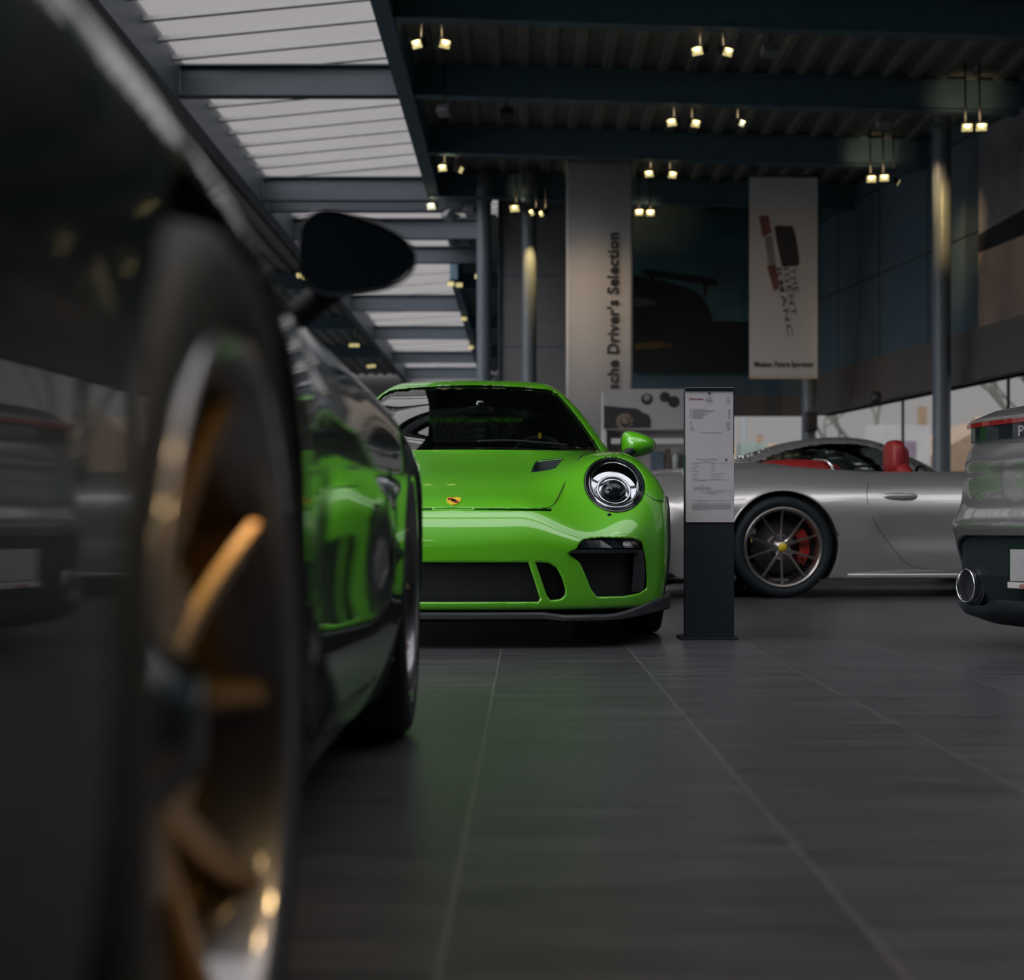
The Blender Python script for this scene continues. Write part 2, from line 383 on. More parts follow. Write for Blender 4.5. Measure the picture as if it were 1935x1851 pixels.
def sdf_mesh(fn, box, h, mirror=True, newton=3):
    """fn(x,y,z) negative inside; box=(x1,y0,y1,z0,z1) (mirrored in x)"""
    x1, y0, y1, z0, z1 = box
    if mirror: X = np.arange(0, x1+h, h)
    else: X = np.arange(x1[0], x1[1]+h, h)
    Y = np.arange(y0, y1+h, h); Z = np.arange(z0, z1+h, h)
    hull = getattr(fn, 'hull', None)
    if hull is not None:
        Hf = np.empty((len(X), len(Y), len(Z)))
        for i in range(0, len(Y), 24): Hf[:, i:i+24] = hull.H(X[:, None, None], Y[None, i:i+24, None], Z[None, None, :])
        gx, gy, gz = np.gradient(Hf, h); Hf /= np.sqrt(gx*gx+gy*gy+gz*gz+1e-6); del gx, gy, gz
    Fv = np.empty((len(X), len(Y), len(Z)))
    for i in range(0, len(Y), 24):
        ar = (X[:, None, None], Y[None, i:i+24, None], Z[None, None, :])
        Fv[:, i:i+24] = fn(*ar, Hf[:, i:i+24]) if hull is not None else fn(*ar)
    if mirror: Fv = np.concatenate([Fv[:0:-1], Fv]); X = np.concatenate([-X[:0:-1], X])
    V, Q = snet(Fv, X, Y, Z)
    e = h*.08
    def grad(V, e):
        return np.stack([fn(V[:, 0]+e, V[:, 1], V[:, 2])-fn(V[:, 0]-e, V[:, 1], V[:, 2]), fn(V[:, 0], V[:, 1]+e, V[:, 2])-fn(V[:, 0], V[:, 1]-e, V[:, 2]), fn(V[:, 0], V[:, 1], V[:, 2]+e)-fn(V[:, 0], V[:, 1], V[:, 2]-e)], 1)/(2*e)
    for it in range(newton):
        f = fn(V[:, 0], V[:, 1], V[:, 2])
        if it == 0: g = np.stack([fn(V[:, 0]+e, V[:, 1], V[:, 2])-f, fn(V[:, 0], V[:, 1]+e, V[:, 2])-f, fn(V[:, 0], V[:, 1], V[:, 2]+e)-f], 1)/e; n2 = (g*g).sum(1)+1e-9
        st = -(f/n2)[:, None]*g; L = np.sqrt((st*st).sum(1))+1e-12; st *= np.minimum(1, h*.4/L)[:, None]; V = V+st
    N = grad(V, h*.3); N /= np.sqrt((N*N).sum(1))[:, None]+1e-12
    fn_ = np.cross(V[Q[:, 2]]-V[Q[:, 0]], V[Q[:, 3]]-V[Q[:, 1]]); bad = (fn_*(N[Q[:, 0]]+N[Q[:, 2]])).sum(1) < 0
    Q[bad] = Q[bad][:, ::-1]
    return V, Q, N
def sdf_obj(name, V, Q, N, m, parent, sel=None):
    if sel is not None: Q = Q[sel]
    if len(Q) == 0: return None
    u, inv = np.unique(Q, return_inverse=True); V = V[u]; N = N[u]; Q = inv.reshape(Q.shape)
    me = bpy.data.meshes.new(name); me.vertices.add(len(V)); me.vertices.foreach_set('co', V.ravel())
    me.loops.add(Q.size); me.loops.foreach_set('vertex_index', Q.ravel().astype(np.int32))
    me.polygons.add(len(Q)); me.polygons.foreach_set('loop_start', np.arange(0, Q.size, 4, dtype=np.int32))
    me.polygons.foreach_set('loop_total', np.full(len(Q), 4, np.int32)); me.polygons.foreach_set('use_smooth', np.ones(len(Q), bool))
    me.update(calc_edges=True); me.validate()
    if len(me.vertices) == len(N): me.normals_split_custom_set_from_vertices([tuple(n) for n in N])
    return link(name, me, m, parent)

# =================================================================== wheels
def spoke(r0, r1, w0, w1, x0, x1, t, skew, ang):
    """bar in the wheel plane (axis = x, outer face +x) from radius r0 to r1, lateral skew at the outer end"""
    n = 10; V = []; Fc = []
    for i in range(n+1):
        u = i/n; r = r0+(r1-r0)*u; wd = w0+(w1-w0)*u; xf = x0+(x1-x0)*(u**1.6); off = skew[0]+(skew[1]-skew[0])*u
        for (dy, dx) in ((-wd, -t), (-wd, -.006), (-wd*.55, 0), (wd*.55, 0), (wd, -.006), (wd, -t)):
            yy, zz = off+dy, r; V.append((xf+dx, yy*math.cos(ang)-zz*math.sin(ang), yy*math.sin(ang)+zz*math.cos(ang)))
    for i in range(n):
        for k in range(6): Fc.append((i*6+k, i*6+(k+1) % 6, (i+1)*6+(k+1) % 6, (i+1)*6+k))
    Fc += [tuple(range(5, -1, -1)), tuple(n*6+k for k in range(6))]
    return V, Fc
def make_wheel(style, R=.345, rim=.268, width=.27, rot=0.0):
    """dict of meshes around the axis, outer side at +x, outer tyre face x=0"""
    W = width; d = {}
    ty = MB().lathe([(-.035, rim-.004), (-.012, rim+.006), (-.002, rim+.022), (.004, rim+.040), (0, R-.022), (-.014, R-.006), (-.04, R), (-W/2, R+.001), (-W+.04, R), (-W+.014, R-.006), (-W, R-.03), (-W-.002, rim+.03), (-W+.03, rim-.004)], 96)
    d['tyre'] = (ty, 'rubber')
    rb = MB().lathe([(-W+.02, rim+.002), (-W+.03, rim-.016), (-.10, rim-.03), (-.05, rim-.028), (-.018, rim-.016), (-.006, rim-.012), (0.0, rim-.004), (.002, rim+.004), (-.006, rim+.010), (-.02, rim+.006)], 96)
    d['rim'] = (rb, 'rimgrey' if style == 'gold' else 'wheel_silver')
    sp = MB()
    if style == 'gold':
        for k in range(5):
            a = rot+2*PI*k/5
            for sg in (-1, 1): sp.add(*spoke(.045, rim-.012, .017, .012, -.062, -.012, .036, (sg*.030, sg*.085), a))
            sp.add(*spoke(.04, .12, .05, .045, -.062, -.052, .03, (0, 0), a))
    else:
        for k in range(10):
            a = rot+2*PI*k/10; sg = 1 if k % 2 else -1
            sp.add(*spoke(.05, rim-.012, .011, .0065, -.030, -.014, .026, (sg*.008, sg*.004), a))
        for k in range(5):
            a = rot+2*PI*(k+.5-.5)/5 + PI/10
            sp.add(*spoke(.02, .085, .030, .022, -.034, -.030, .03, (0, 0), a))
    d['spoke_set'] = (sp, 'gold' if style == 'gold' else 'wheel_silver')
    hb = MB().lathe([(-.11, .075), (-.06, .072), (-.045, .05), (-.03, .038), (-.026, .03), (-.024, 0.0005)], 32); d['hub'] = (hb, 'gloss_black' if style == 'gold' else 'wheel_silver')
    if style != 'gold': d['hub_cap'] = (MB().lathe([(-.026, .031), (-.02, .028), (-.018, .0005)], 32), 'yellow')
    ds = MB().lathe([(-.15, .19), (-.12, .19), (-.12, .10), (-.112, .10), (-.10, .06), (-.15, .06), (-.15, .19)], 64); d['brake_disc'] = (ds, 'disc')
    cp = MB()
    V = []; 
    for i in range(9):
        a = rad(-38+76*i/8)+ (PI*.5)
        for (x, r) in ((-.17, .135), (-.085, .135), (-.08, .165), (-.085, .205), (-.17, .205)): V.append((x, r*math.sin(a), r*math.cos(a)))
    Fc = [(i*5+k, i*5+(k+1) % 5, (i+1)*5+(k+1) % 5, (i+1)*5+k) for i in range(8) for k in range(5)]+[(4, 3, 2, 1, 0), tuple(40+k for k in range(5))]
    cp.add(V, Fc, False); d['brake_caliper'] = (cp, 'yellow' if style == 'gold' else 'red_caliper')
    return d
_wm = {}
def wheel_meshes(style, R, rim, width, rot):
    key = (style, R, rim, width, rot)
    if key not in _wm:
        d = make_wheel(style, R, rim, width, rot); out = {}
        for n, (mb, mt) in d.items():
            o = mb.build(n, M[mt]); out[n] = o.data; bpy.data.objects.remove(o)
        _wm[key] = out
    return _wm[key]
def add_wheel(parent, x, y, z, sg, style='gold', R=.345, rim=.268, width=.27, rot=0.0):
    ms = wheel_meshes(style, R, rim, width, rot)
    e = bpy.data.objects.new('wheel', ms['tyre']); e.name = 'wheel'; COL.objects.link(e); e.parent = parent; e.location = (x*sg, y, z)
    if sg < 0: e.rotation_euler = (0, 0, PI)
    for n in ms:
        if n == 'tyre': continue
        o = bpy.data.objects.new(n, ms[n]); COL.objects.link(o); o.parent = e
    return e

# =================================================================== car
def surf_line(pts, r=.0022, n=6, dense=14):
    """smooth polyline tube through 3D points (Catmull-Rom)"""
    P = [Vector(p) for p in pts if p is not None]; out = []
    for i in range(len(P)-1):
        a = P[max(i-1, 0)]; b = P[i]; c = P[i+1]; d = P[min(i+2, len(P)-1)]
        for k in range(dense):
            t = k/dense; out.append(.5*((2*b)+(c-a)*t+(2*a-5*b+4*c-d)*t*t+(3*b-3*c+d-a)*t**3))
    out.append(P[-1]); return out
def dense2(pts, n=10):
    o = []
    P = [Vector((p[0], p[1], 0)) for p in pts]
    for q in surf_line(P, dense=n): o.append((q.x, q.y))
    return o

INT_MAIN = [(-.305, .346), (.305, .346), (.330, .27), (.352, .20), (.345, .188), (-.345, .188), (-.352, .20), (-.330, .27)]
INT_SM = [(.335, .346), (.385, .344), (.418, .325), (.440, .285), (.455, .235), (.452, .212), (.435, .198), (.395, .194), (.380, .215)]
INT_SIDE = [(.468, .384), (.500, .398), (.512, .420), (.530, .436), (.60, .444), (.735, .440), (.772, .425), (.788, .37), (.797, .28), (.795, .235), (.765, .216), (.70, .206), (.585, .206), (.562, .235), (.535, .30), (.515, .345)]
NACA = [(.322, -.285), (.333, -.12), (.346, .0), (.36, .01), (.468, -.005), (.462, -.06), (.425, -.27), (.40, -.29)]
HL_C, HL_R = (.675, .674), .124

def build_car(cfg):
    name, label, cat = cfg['name'], cfg['label'], 'car'
    root = thing(name, label, cat, cfg['loc'], cfg['rz'])
    hk = Hull(cfg.get('kind', 'coupe')); front = cfg.get('front', False); h = cfg.get('h', .012); paint = M[cfg['paint']]
    coupe = hk.kind == 'coupe'
    def N(x, y, z): return hk.Hn(x, y, z)
    def shell_cut(x, y, z, hn=None):
        a = np.abs(x)
        if hn is None: hn = N(x, y, z)
        cav = smax(np.maximum(hn+.030, np.maximum(.30-z, np.maximum(.42-y, y-3.0))), a-.80, .02)
        if coupe:
            win = np.minimum(np.minimum(hk.wind(a, y, z), hk.sidew(a, y, z)), hk.rearw(a, y, z))
            b = np.maximum(hn, -cav); b = np.maximum(b, -win)
        else:
            cock = smax(np.maximum(np.maximum(.62-y, y-2.02), a-(.655-.1*sstep((y-1.2)/.8))), .25-z, .02)
            b = smax(np.maximum(hn, -cav), -cock, .015)
        b = np.maximum(b, -hk.arches(a, y, z))
        if front:
            near = np.maximum(y+.3, hn*0-1)
            cut = np.minimum(poly_sd(x, z, INT_MAIN), np.minimum(poly_sd(a, z, INT_SM), poly_sd(a, z, INT_SIDE)))
            cut = np.maximum(cut, y+.42)
            cut = np.maximum(cut, -(hn+.13))
            b = smax(b, -cut, .008)
            nc = np.maximum(np.maximum(poly_sd(a, y, NACA), -(hn+.045)), .55-z)
            b = smax(b, -nc, .008)
            hl = np.sqrt((a-HL_C[0])**2*.92+(z-HL_C[1])**2)-HL_R
            hl = np.maximum(np.maximum(hl, y+.15), -(hn+.07))
            b = smax(b, -hl, .008)
            # lip groove between bonnet and bumper
            g = np.maximum(np.abs(z-(.562-.012*a))-.0035, np.maximum(a-.40, np.maximum(y+.75, -(hn+.02))))
            b = np.maximum(b, -g)
        if cfg.get('tail'):
            # dark recess band for number plate and exhausts
            lowc = np.maximum(np.maximum(poly_sd(a, z, [(0, .455), (.62, .455), (.74, .43), (.80, .38), (.83, .30), (.84, 0), (0, 0)]), 3.25-y), -(hn+.035))
            b = smax(b, -lowc, .012)
            cr = np.maximum(np.maximum(np.abs(z-.865)-.020, 3.1-y), np.maximum(-(hn+.012), a-.80))
            b = smax(b, -cr, .006)
        return b
    shell_cut.hull = hk
    y0, y1 = cfg.get('yr', (-1.0, 3.66)); z1 = 1.35 if coupe else 1.02
    V, Q, Nn = sdf_mesh(shell_cut, (.97, y0, y1, .09, z1), h)
    C = V[Q].mean(1); a = np.abs(C[:, 0])
    n_out = Nn[Q[:, 0]]
    inside = (hk.Hn(C[:, 0], C[:, 1], C[:, 2]) < -.022)
    hood_edge = np.interp(C[:, 1], [-.9, -.865, -.82, -.75, -.55, -.2, .1, .4, .62], [0, .30, .36, .41, .46, .53, .585, .62, .63])
    hood = (~inside) & (C[:, 1] < .62) & (a < hood_edge) & (C[:, 2] > .562-.012*a) & (n_out[:, 2] > -.2)
    bump = (~inside) & (~hood) & (C[:, 1] < -.02) & (C[:, 2] < np.interp(a, [0, .4, .41, .55, .8, .93], [.562, .556, .60, .56, .60, .60])) 
    door = (~inside) & (a > .6) & (C[:, 2] < .9) & (C[:, 2] > .19) & (C[:, 1] > .62) & (C[:, 1] < 1.82-.9*np.maximum(.62-C[:, 2], 0)**1.6)
    rbump = (~inside) & (C[:, 1] > 3.0) & (C[:, 2] < .52)
    base = ~(hood | bump | door | rbump | inside)
    sdf_obj('body_shell', V, Q, Nn, paint, root, base)
    ib = sdf_obj('inner_lining', V, Q, Nn, M['under'], root, inside)
    sdf_obj('bonnet', V, Q, Nn, paint, root, hood)
    sdf_obj('front_bumper', V, Q, Nn, paint, root, bump)
    for sg in (1, -1):
        sdf_obj('door', V, Q, Nn, paint, root, door & (C[:, 0]*sg > 0))
    sdf_obj('rear_bumper', V, Q, Nn, paint, root, rbump)
    # glass
    if coupe:
        nu, nv = 48, 40; Vw = []
        for j in range(nv+1):
            t = j/nv
            for i in range(nu+1):
                u = -1+2*i/nu; ae = .62
                for _ in range(10):
                    yb = .27+.62*ae*ae; yt = 1.16+.28*ae*ae; y = yb+(yt-yb)*t; zz = float(SP['roof'](y-ae*ae*.55*(1-sstep(np.array((y-.8)/.9)))))-.085*ae*ae
                    dz = zz-.88; ae = float(SP['cabx'](y)-.56*dz-.35*max(dz, 0)**2)-.040
                x = u*ae; a_ = abs(x); y = (.27+.62*a_*a_)+((1.16+.28*a_*a_)-(.27+.62*a_*a_))*t; Vw.append((x, y))
        Vw = np.array(Vw); lo = np.full(len(Vw), .55); hi = np.full(len(Vw), 1.45)
        for _ in range(26):
            md = (lo+hi)/2; ins_ = hk.H(Vw[:, 0], Vw[:, 1], md) < 0; lo = np.where(ins_, md, lo); hi = np.where(ins_, hi, md)
        P3 = np.stack([Vw[:, 0], Vw[:, 1], lo], 1); e_ = 1e-3
        g = np.stack([hk.H(P3[:, 0]+e_, P3[:, 1], P3[:, 2])-hk.H(P3[:, 0]-e_, P3[:, 1], P3[:, 2]), hk.H(P3[:, 0], P3[:, 1]+e_, P3[:, 2])-hk.H(P3[:, 0], P3[:, 1]-e_, P3[:, 2]), hk.H(P3[:, 0], P3[:, 1], P3[:, 2]+e_)-hk.H(P3[:, 0], P3[:, 1], P3[:, 2]-e_)], 1)
        g /= np.sqrt((g*g).sum(1))[:, None]; P3 = P3-g*.010
        Fw = [(j*(nu+1)+i, j*(nu+1)+i+1, (j+1)*(nu+1)+i+1, (j+1)*(nu+1)+i) for j in range(nv) for i in range(nu)]
        MB().add([tuple(p) for p in P3], Fw, True).build('windscreen', M['glass'], root)
        hg = min(h, .014)
        for nm, fn_, bx in (('rear_window', hk.rearw, (.66, 2.05, 3.0, .93, 1.30)),):
            if bx[1] < y0 or (bx[2] > y1+.01): continue
            def gf(x, y, z, hn=None, fn_=fn_):
                a = np.abs(x); hn = N(x, y, z) if hn is None else hn; return np.maximum(np.abs(hn+.011)-.005, fn_(a, y, z)-.008)
            gf.hull = hk
            v, q, n_ = sdf_mesh(gf, bx, .009 if h < .02 else .014)
            sdf_obj(nm, v, q, n_, M['glass'], root)
        if y1 > 2.5:
            def gf(x, y, z, hn=None):
                a = np.abs(x); hn = N(x, y, z) if hn is None else hn; return np.maximum(np.abs(hn+.011)-.005, hk.sidew(a, y, z)-.008)
            gf.hull = hk
            v, q, n_ = sdf_mesh(gf, (.80, .6, 2.5, .88, 1.30), .011 if h < .02 else .014)
            cc = v[q].mean(1)
            for sg in (1, -1): sdf_obj('side_window', v, q, n_, M['glass'], root, cc[:, 0]*sg > 0)
    # panel gaps
    def gap(P, r=.0022):
        P = [p for p in P if p is not None]
        if len(P) > 1: MB().tube(surf_line(P, dense=6), r, 6).build('panel_gap', M['seam'], root)
    for sg in (1, -1):
        if y0 < -.5:
            gap([hk.top(sg*x, y) for x, y in ((.36, -.82), (.41, -.75), (.46, -.55), (.53, -.2), (.585, .1), (.62, .4), (.63, .58))])
            gap([hk.front(sg*x, z) for x, z in ((.80, .63), (.84, .605), (.88, .60), (.915, .60))])
        if y1 > 2:
            gap([hk.side(y, z, sg=sg) for y, z in ((1.80, .86), (1.84, .78), (1.86, .68), (1.82, .54), (1.74, .42), (1.64, .30), (1.54, .22), (1.3, .19), (.62, .19))])
            gap([hk.side(y, z, sg=sg) for y, z in ((.62, .19), (.56, .4), (.58, .6), (.60, .84))])
        if y1 > 3.3: gap([hk.side(y, z, sg=sg) for y, z in ((2.72, .68), (3.0, .66), (3.3, .64))])
    # wheels
    ws = cfg.get('wheel', 'gold'); rr = cfg.get('wrot', 0)
    for sg in (1, -1):
        if y0 < 0: add_wheel(root, .912, 0, .345, sg, ws, .345, .262, .26, rr)
        if y1 > 2.6: add_wheel(root, .925, 2.457, .35, sg, ws, .35, .268, .31, rr)
    # arch liners / underbody
    ub = MB()
    ub.box(-.78, .78, max(-.35, y0+.1) if y0 < 0 else y0, min(y1-.25, 3.25), .13, .24)
    ub.build('underbody', M['under'], root)
    # seats and cabin
    if cfg.get('interior', True) and y1 > 2:
        sm = M[cfg.get('trim', 'dark_trim')]
        for sx, dy in (((.37, 0), (-.37, 0)) if coupe else ((.37, -.53), (-.37, -.24))):
            s = MB().ell((sx, 1.35+dy, .42), (.25, .27, .09), .6); s.ell((sx, 1.66+dy, .66), (.23, .075, .30), .6, R=Matrix.Rotation(rad(-10), 3, 'X')); s.ell((sx, 1.73+dy, .99), (.13, .06, .13), .6)
            so = s.build('seat', sm, root)
        MB().ell((0, .78, .72), (.68, .24, .16), .6).build('dashboard', M['dark_trim'], root)
        if coupe or True:
            st = MB().tube([(.37+.165*math.cos(t), .97+.06*math.sin(t), .80+.165*math.sin(t)) for t in [2*PI*k/40 for k in range(40)]], .013, 8, closed=True)
            st.box(.23, .51, .965, .975, .79, .82); st.box(.355, .385, .95, .96, .64, .80)
            so = st.build('steering_wheel', M['dark_trim'], root)
    return root, hk

def mirror_part(root, sg, x, y, z, paint, s=1.0, glass_back=True):
    R = Matrix.Rotation(sg*rad(-6), 3, 'Z')
    m = MB(); n = 28; rows = 14; V = []; Fc = []
    # teardrop housing: outline superellipse in (x,z), depth in y
    hw, hh, dp = .112*s, .076*s, .075*s
    for i in range(rows+1):
        u = i/rows                     # 0 at the glass rim (rear, +y), 1 at the nose (front, -y)
        r = math.sqrt(max(0, 1-u**2.2)) if i < rows else .02
        for k in range(n):
            t = 2*PI*k/n; c_, s_ = math.cos(t), math.sin(t)
            ex = .72; px = math.copysign(abs(c_)**ex, c_)*hw*r; pz = math.copysign(abs(s_)**ex, s_)*hh*r
            taper = 1-.28*(px/hw)      # lower towards the outer end
            pz = pz*taper - .10*px*(1 if s_ > 0 else .15)
            v = Vector((sg*px, .04-u*dp*1.7, pz)); v = R @ v; V.append((sg*x+v.x, y+v.y, z+v.z))
    for i in range(rows):
        for k in range(n): Fc.append((i*n+k, i*n+(k+1) % n, (i+1)*n+(k+1) % n, (i+1)*n+k))
    Fc.append(tuple(rows*n+k for k in range(n)))
    m.add(V, Fc, True); mo = m.build('door_mirror', paint, root)
    g = MB(); rim = V[:n]; cx = sum(v[0] for v in rim)/n; cy = sum(v[1] for v in rim)/n; cz = sum(v[2] for v in rim)/n
    ring = [(cx+(v[0]-cx)*.97, v[1]-.006, cz+(v[2]-cz)*.95) for v in rim]
    g.add(ring+[(p[0], p[1]-.004, p[2]) for p in ring], [tuple(range(n)), tuple(range(2*n-1, n-1, -1))]+[(k, (k+1) % n, n+(k+1) % n, n+k) for k in range(n)])
    g.build('mirror_glass', M['mirror'], mo)
    b = MB()
    for k in range(n):
        pass
    bowl = [(cx+(v[0]-cx)*1.0, v[1]+.001, cz+(v[2]-cz)*1.0) for v in rim]
    b.tube(bowl, .004*s, 6, closed=True); b.build('mirror_rim', M['gloss_black'], mo)
    arm = MB().tube(surf_line([(sg*(x-.155*s), y-.02, z-.135*s), (sg*(x-.12*s), y-.02, z-.105*s), (sg*(x-.065*s), y-.025, z-.06*s), (sg*(x-.03*s), y-.03, z-.035*s)], dense=5), .030*s, 10)
    arm.build('mirror_arm', M['plastic'], mo)
    return mo

def front_details(root, hk, paint):
    N = hk.Hn
    # grille inserts behind the openings
    for nm, poly, dep in (('centre_grille', INT_MAIN, .06), ('air_duct', INT_SM, .09), ('side_grille', INT_SIDE, .055)):
        sides = (1,) if nm == 'centre_grille' else (1, -1)
        for sg in sides:
            pts = [(sg*p[0], p[1]) for p in poly]
            ax = [p[0] for p in pts]; az = [p[1] for p in pts]; x0, x1, z0, z1 = min(ax)-.02, max(ax)+.02, min(az)-.02, max(az)+.02
            nx, nzz = 26, 14; V = []; Fc = []
            for i in range(nx+1):
                for j in range(nzz+1):
                    x = x0+(x1-x0)*i/nx; z = z0+(z1-z0)*j/nzz; p = hk.front(x, z); V.append((x, min(p.y if p else -.6, -.40)+dep, z))
            for i in range(nx):
                for j in range(nzz): a = i*(nzz+1)+j; Fc.append((a, a+nzz+1, a+nzz+2, a+1))
            MB().add(V, Fc, True).build(nm, M['grille'], root)
    for sg in (1, -1):
        # daytime running lamp bar with blade, and the outer grey blade of the side intake
        def sheet(name, rows, m, par=root, off=-.002, thick=.012):
            """rows: list of (x,z) polylines of equal length making a surface strip"""
            V = []; n = len(rows[0])
            for r in rows:
                for (x, z) in r:
                    p = hk.front(sg*x, z); V.append((sg*x, p.y+off, z))
            for r in rows:
                for (x, z) in r:
                    p = hk.front(sg*x, z); V.append((sg*x, p.y+off+thick, z))
            m_ = len(rows); Fc = []
            for L in (0, m_*n):
                for i in range(m_-1):
                    for k in range(n-1): a = L+i*n+k; Fc.append((a, a+1, a+n+1, a+n))
            per = [i for i in range(n)]+[r*n+n-1 for r in range(1, m_)]+[(m_-1)*n+i for i in range(n-2, -1, -1)]+[r*n for r in range(m_-2, 0, -1)]
            for i in range(len(per)): a, b = per[i], per[(i+1) % len(per)]; Fc.append((a, b, b+m_*n, a+m_*n))
            return MB().add(V, Fc, False).build(name, m, par)
        xs = [.515, .535, .56, .60, .65, .70, .74, .765]
        sheet('running_lamp_bar', [[(x, .437-.004*abs(x-.65)*4 if x > .53 else .425) for x in xs], [(x, .404) for x in xs]], M['gloss_black'], off=.012, thick=.02)
        lamp = sheet('running_lamp', [[(x, .428) for x in (.70, .715, .735, .75)], [(x, .412) for x in (.70, .715, .735, .75)]], M['chrome'], off=.006, thick=.006)
        xb = [.468, .50, .54, .60, .66, .72, .76]
        sheet('intake_blade', [[(x, .3855+.012*(x > .48)) for x in xb], [(x, .383 if x < .48 else .383) for x in xb]], M['plastic'], off=-.012, thick=.05)
        zz = [.395, .36, .32, .28, .245, .222]
        sheet('intake_side_fin', [[(.742-.002*i, z) for i, z in enumerate(zz)], [(.782+.003*min(i, 3)-.006*max(i-3, 0), z) for i, z in enumerate(zz)]], M['lipgrey'], off=.008, thick=.03)
        # bonnet vent insert
        nn = len(NACA); cxn = sum(p[0] for p in NACA)/nn; cyn = sum(p[1] for p in NACA)/nn; V = []
        for sc_, dz in ((1.03, .002), (1.03, -.004), (.955, -.004), (.90, -.034)):
            for (x, y) in NACA:
                x, y = cxn+(x-cxn)*sc_, cyn+(y-cyn)*sc_; p = hk.top(sg*x, y); V.append((sg*x, y, p.z+dz))
        Fc = [(r*nn+i, r*nn+(i+1) % nn, (r+1)*nn+(i+1) % nn, (r+1)*nn+i) for r in (0, 1, 2) for i in range(nn)]+[tuple(3*nn+i for i in range(nn))]
        MB().add(V, Fc).build('bonnet_vent', M['plastic'], root)
        # --- headlight
        n = 56; cx, cz = HL_C
        def ringpt(r, t, dep): 
            x, z = cx+r*math.cos(t)/math.sqrt(.92), cz+r*math.sin(t); p = hk.front(sg*x, z, y0=-1.1); return (sg*x, p.y+dep, z)
        rings = []
        def band(name, spec, m, par, nn=n):
            V = []
            for (r, dep) in spec: V += [ringpt(r, 2*PI*k/nn, dep) for k in range(nn)]
            Fc = [(i*nn+k, i*nn+(k+1) % nn, (i+1)*nn+(k+1) % nn, (i+1)*nn+k) for i in range(len(spec)-1) for k in range(nn)]
            return MB().add(V, Fc, True).build(name, m, par)
        head = band('headlight', [(.1235, .03), (.1235, .001), (.121, -.003), (.116, -.003), (.112, .004), (.112, .03)], M['gloss_black'], root)
        band('bezel_ring', [(.110, .02), (.104, .008), (.098, .009), (.094, .02), (.092, .045)], M['chrome'], head)
        band('inner_ring', [(.1125, .03), (.108, .024), (.096, .028), (.094, .05)], M['gloss_black'], head)
        # bowl reflector
        pc = hk.front(sg*cx, cz); nr = Vector((sg*.10, -.80, .55)).normalized(); c0 = Vector(pc)-nr*.035
        tt = nr.orthogonal().normalized(); bb = nr.cross(tt); V = []; Fc = []; rows = 10; nn = 40
        for i in range(rows+1):
            u = i/rows; r = .104*u+.001; dd = .012*u*u-.034
            for k in range(nn): q = c0+(tt*math.cos(2*PI*k/nn)+bb*math.sin(2*PI*k/nn))*r+nr*dd; V.append(tuple(q))
        for i in range(rows):
            for k in range(nn): Fc.append((i*nn+k, i*nn+(k+1) % nn, (i+1)*nn+(k+1) % nn, (i+1)*nn+k))
        MB().add(V, Fc, True).build('reflector_bowl', M['chrome'], head)
        MB().ell(tuple(c0-nr*.012+Vector((0, 0, -.012))), (.056, .056, .056), 1).build('projector_lens', M['gloss_black'], head)
        MB().tube([tuple(c0-nr*.006+(tt*math.cos(2*PI*k/nn)+bb*math.sin(2*PI*k/nn))*.070+Vector((0, 0, -.006))) for k in range(nn)], .007, 8, closed=True).build('light_ring', M['chrome'], head)
        # outer lens dome
        V = []; Fc = []; rows = 10
        for i in range(rows+1):
            r = .116*i/rows+.0005
            for k in range(n):
                p = ringpt(r, 2*PI*k/n, -.010*(1-(i/rows)**2)-.002); V.append(p)
        for i in range(rows):
            for k in range(n): Fc.append((i*n+k, i*n+(k+1) % n, (i+1)*n+(k+1) % n, (i+1)*n+k))
        MB().add(V, Fc, True).build('headlight_lens', M['lens'], head)
        # washer nozzle cap under the lamp
        pz = hk.front(sg*(cx-.035), cz-.136); MB().ell((sg*(cx-.035), pz.y-.001, cz-.133), (.009, .006, .007)).build('washer_cap', M['gloss_black'], root)
    # splitter lip: swept section
    V = []; prof = []
    xs = [(-1+2*i/60) for i in range(61)]
    for s in xs:
        a = abs(s); x = .925*math.sin(a*PI/2)**.9 if a < .999 else .925
        x = min(x, .925)
        yy = -.93+float(SP['plan'](x))+.01
        if a > .9: yy = yy+(a-.9)*2.2
        k = sstep(np.array((x-.36)/.10)).item(); k2 = sstep(np.array((x-.62)/.3)).item()
        zt = .146-.012*k+.065*k2; zb = .118-.008*k+.030*k2; fw = -.022-.02*k
        for (dy, z) in ((fw+.012, zt), (fw, zt-.008), (fw, zb+.004), (fw+.01, zb), (.20, zb), (.20, zt)):
            V.append((math.copysign(x, s), yy+dy, z))
    Fc = [(i*6+k, i*6+(k+1) % 6, (i+1)*6+(k+1) % 6, (i+1)*6+k) for i in range(60) for k in range(6)]+[(5, 4, 3, 2, 1, 0), tuple(360+k for k in range(6))]
    MB().add(V, Fc, False).build('front_splitter', M['lipgrey'], root, bevel=0)
    MB().box(-.60, .60, -.80, -.2, .10, .135).build('under_tray', M['under'], root)
    # black wheel arch lips at the bumper edge
    for sg in (1, -1):
        P = []
        for k in range(12):
            t = rad(92+ (205-92)*k/11); y = .383*math.cos(t); z = .345+.383*math.sin(t)
            p = hk.side(y, max(z, .14), sg=sg)
            if p: P.append((p.x+sg*.001, y, max(z, .14)))
        P = P[4:]
        V = []; 
        for (x, y, z) in P:
            V += [(x-sg*.03, y-.022, z), (x+sg*.006, y-.020, z), (x+sg*.010, y, z), (x-sg*.03, y+.006, z)]
        Fc = [(i*4+k, i*4+(k+1) % 4, (i+1)*4+(k+1) % 4, (i+1)*4+k) for i in range(len(P)-1) for k in range(4)]
        MB().add(V, Fc, True).build('wheel_arch_lip', M['lipgrey'], root)
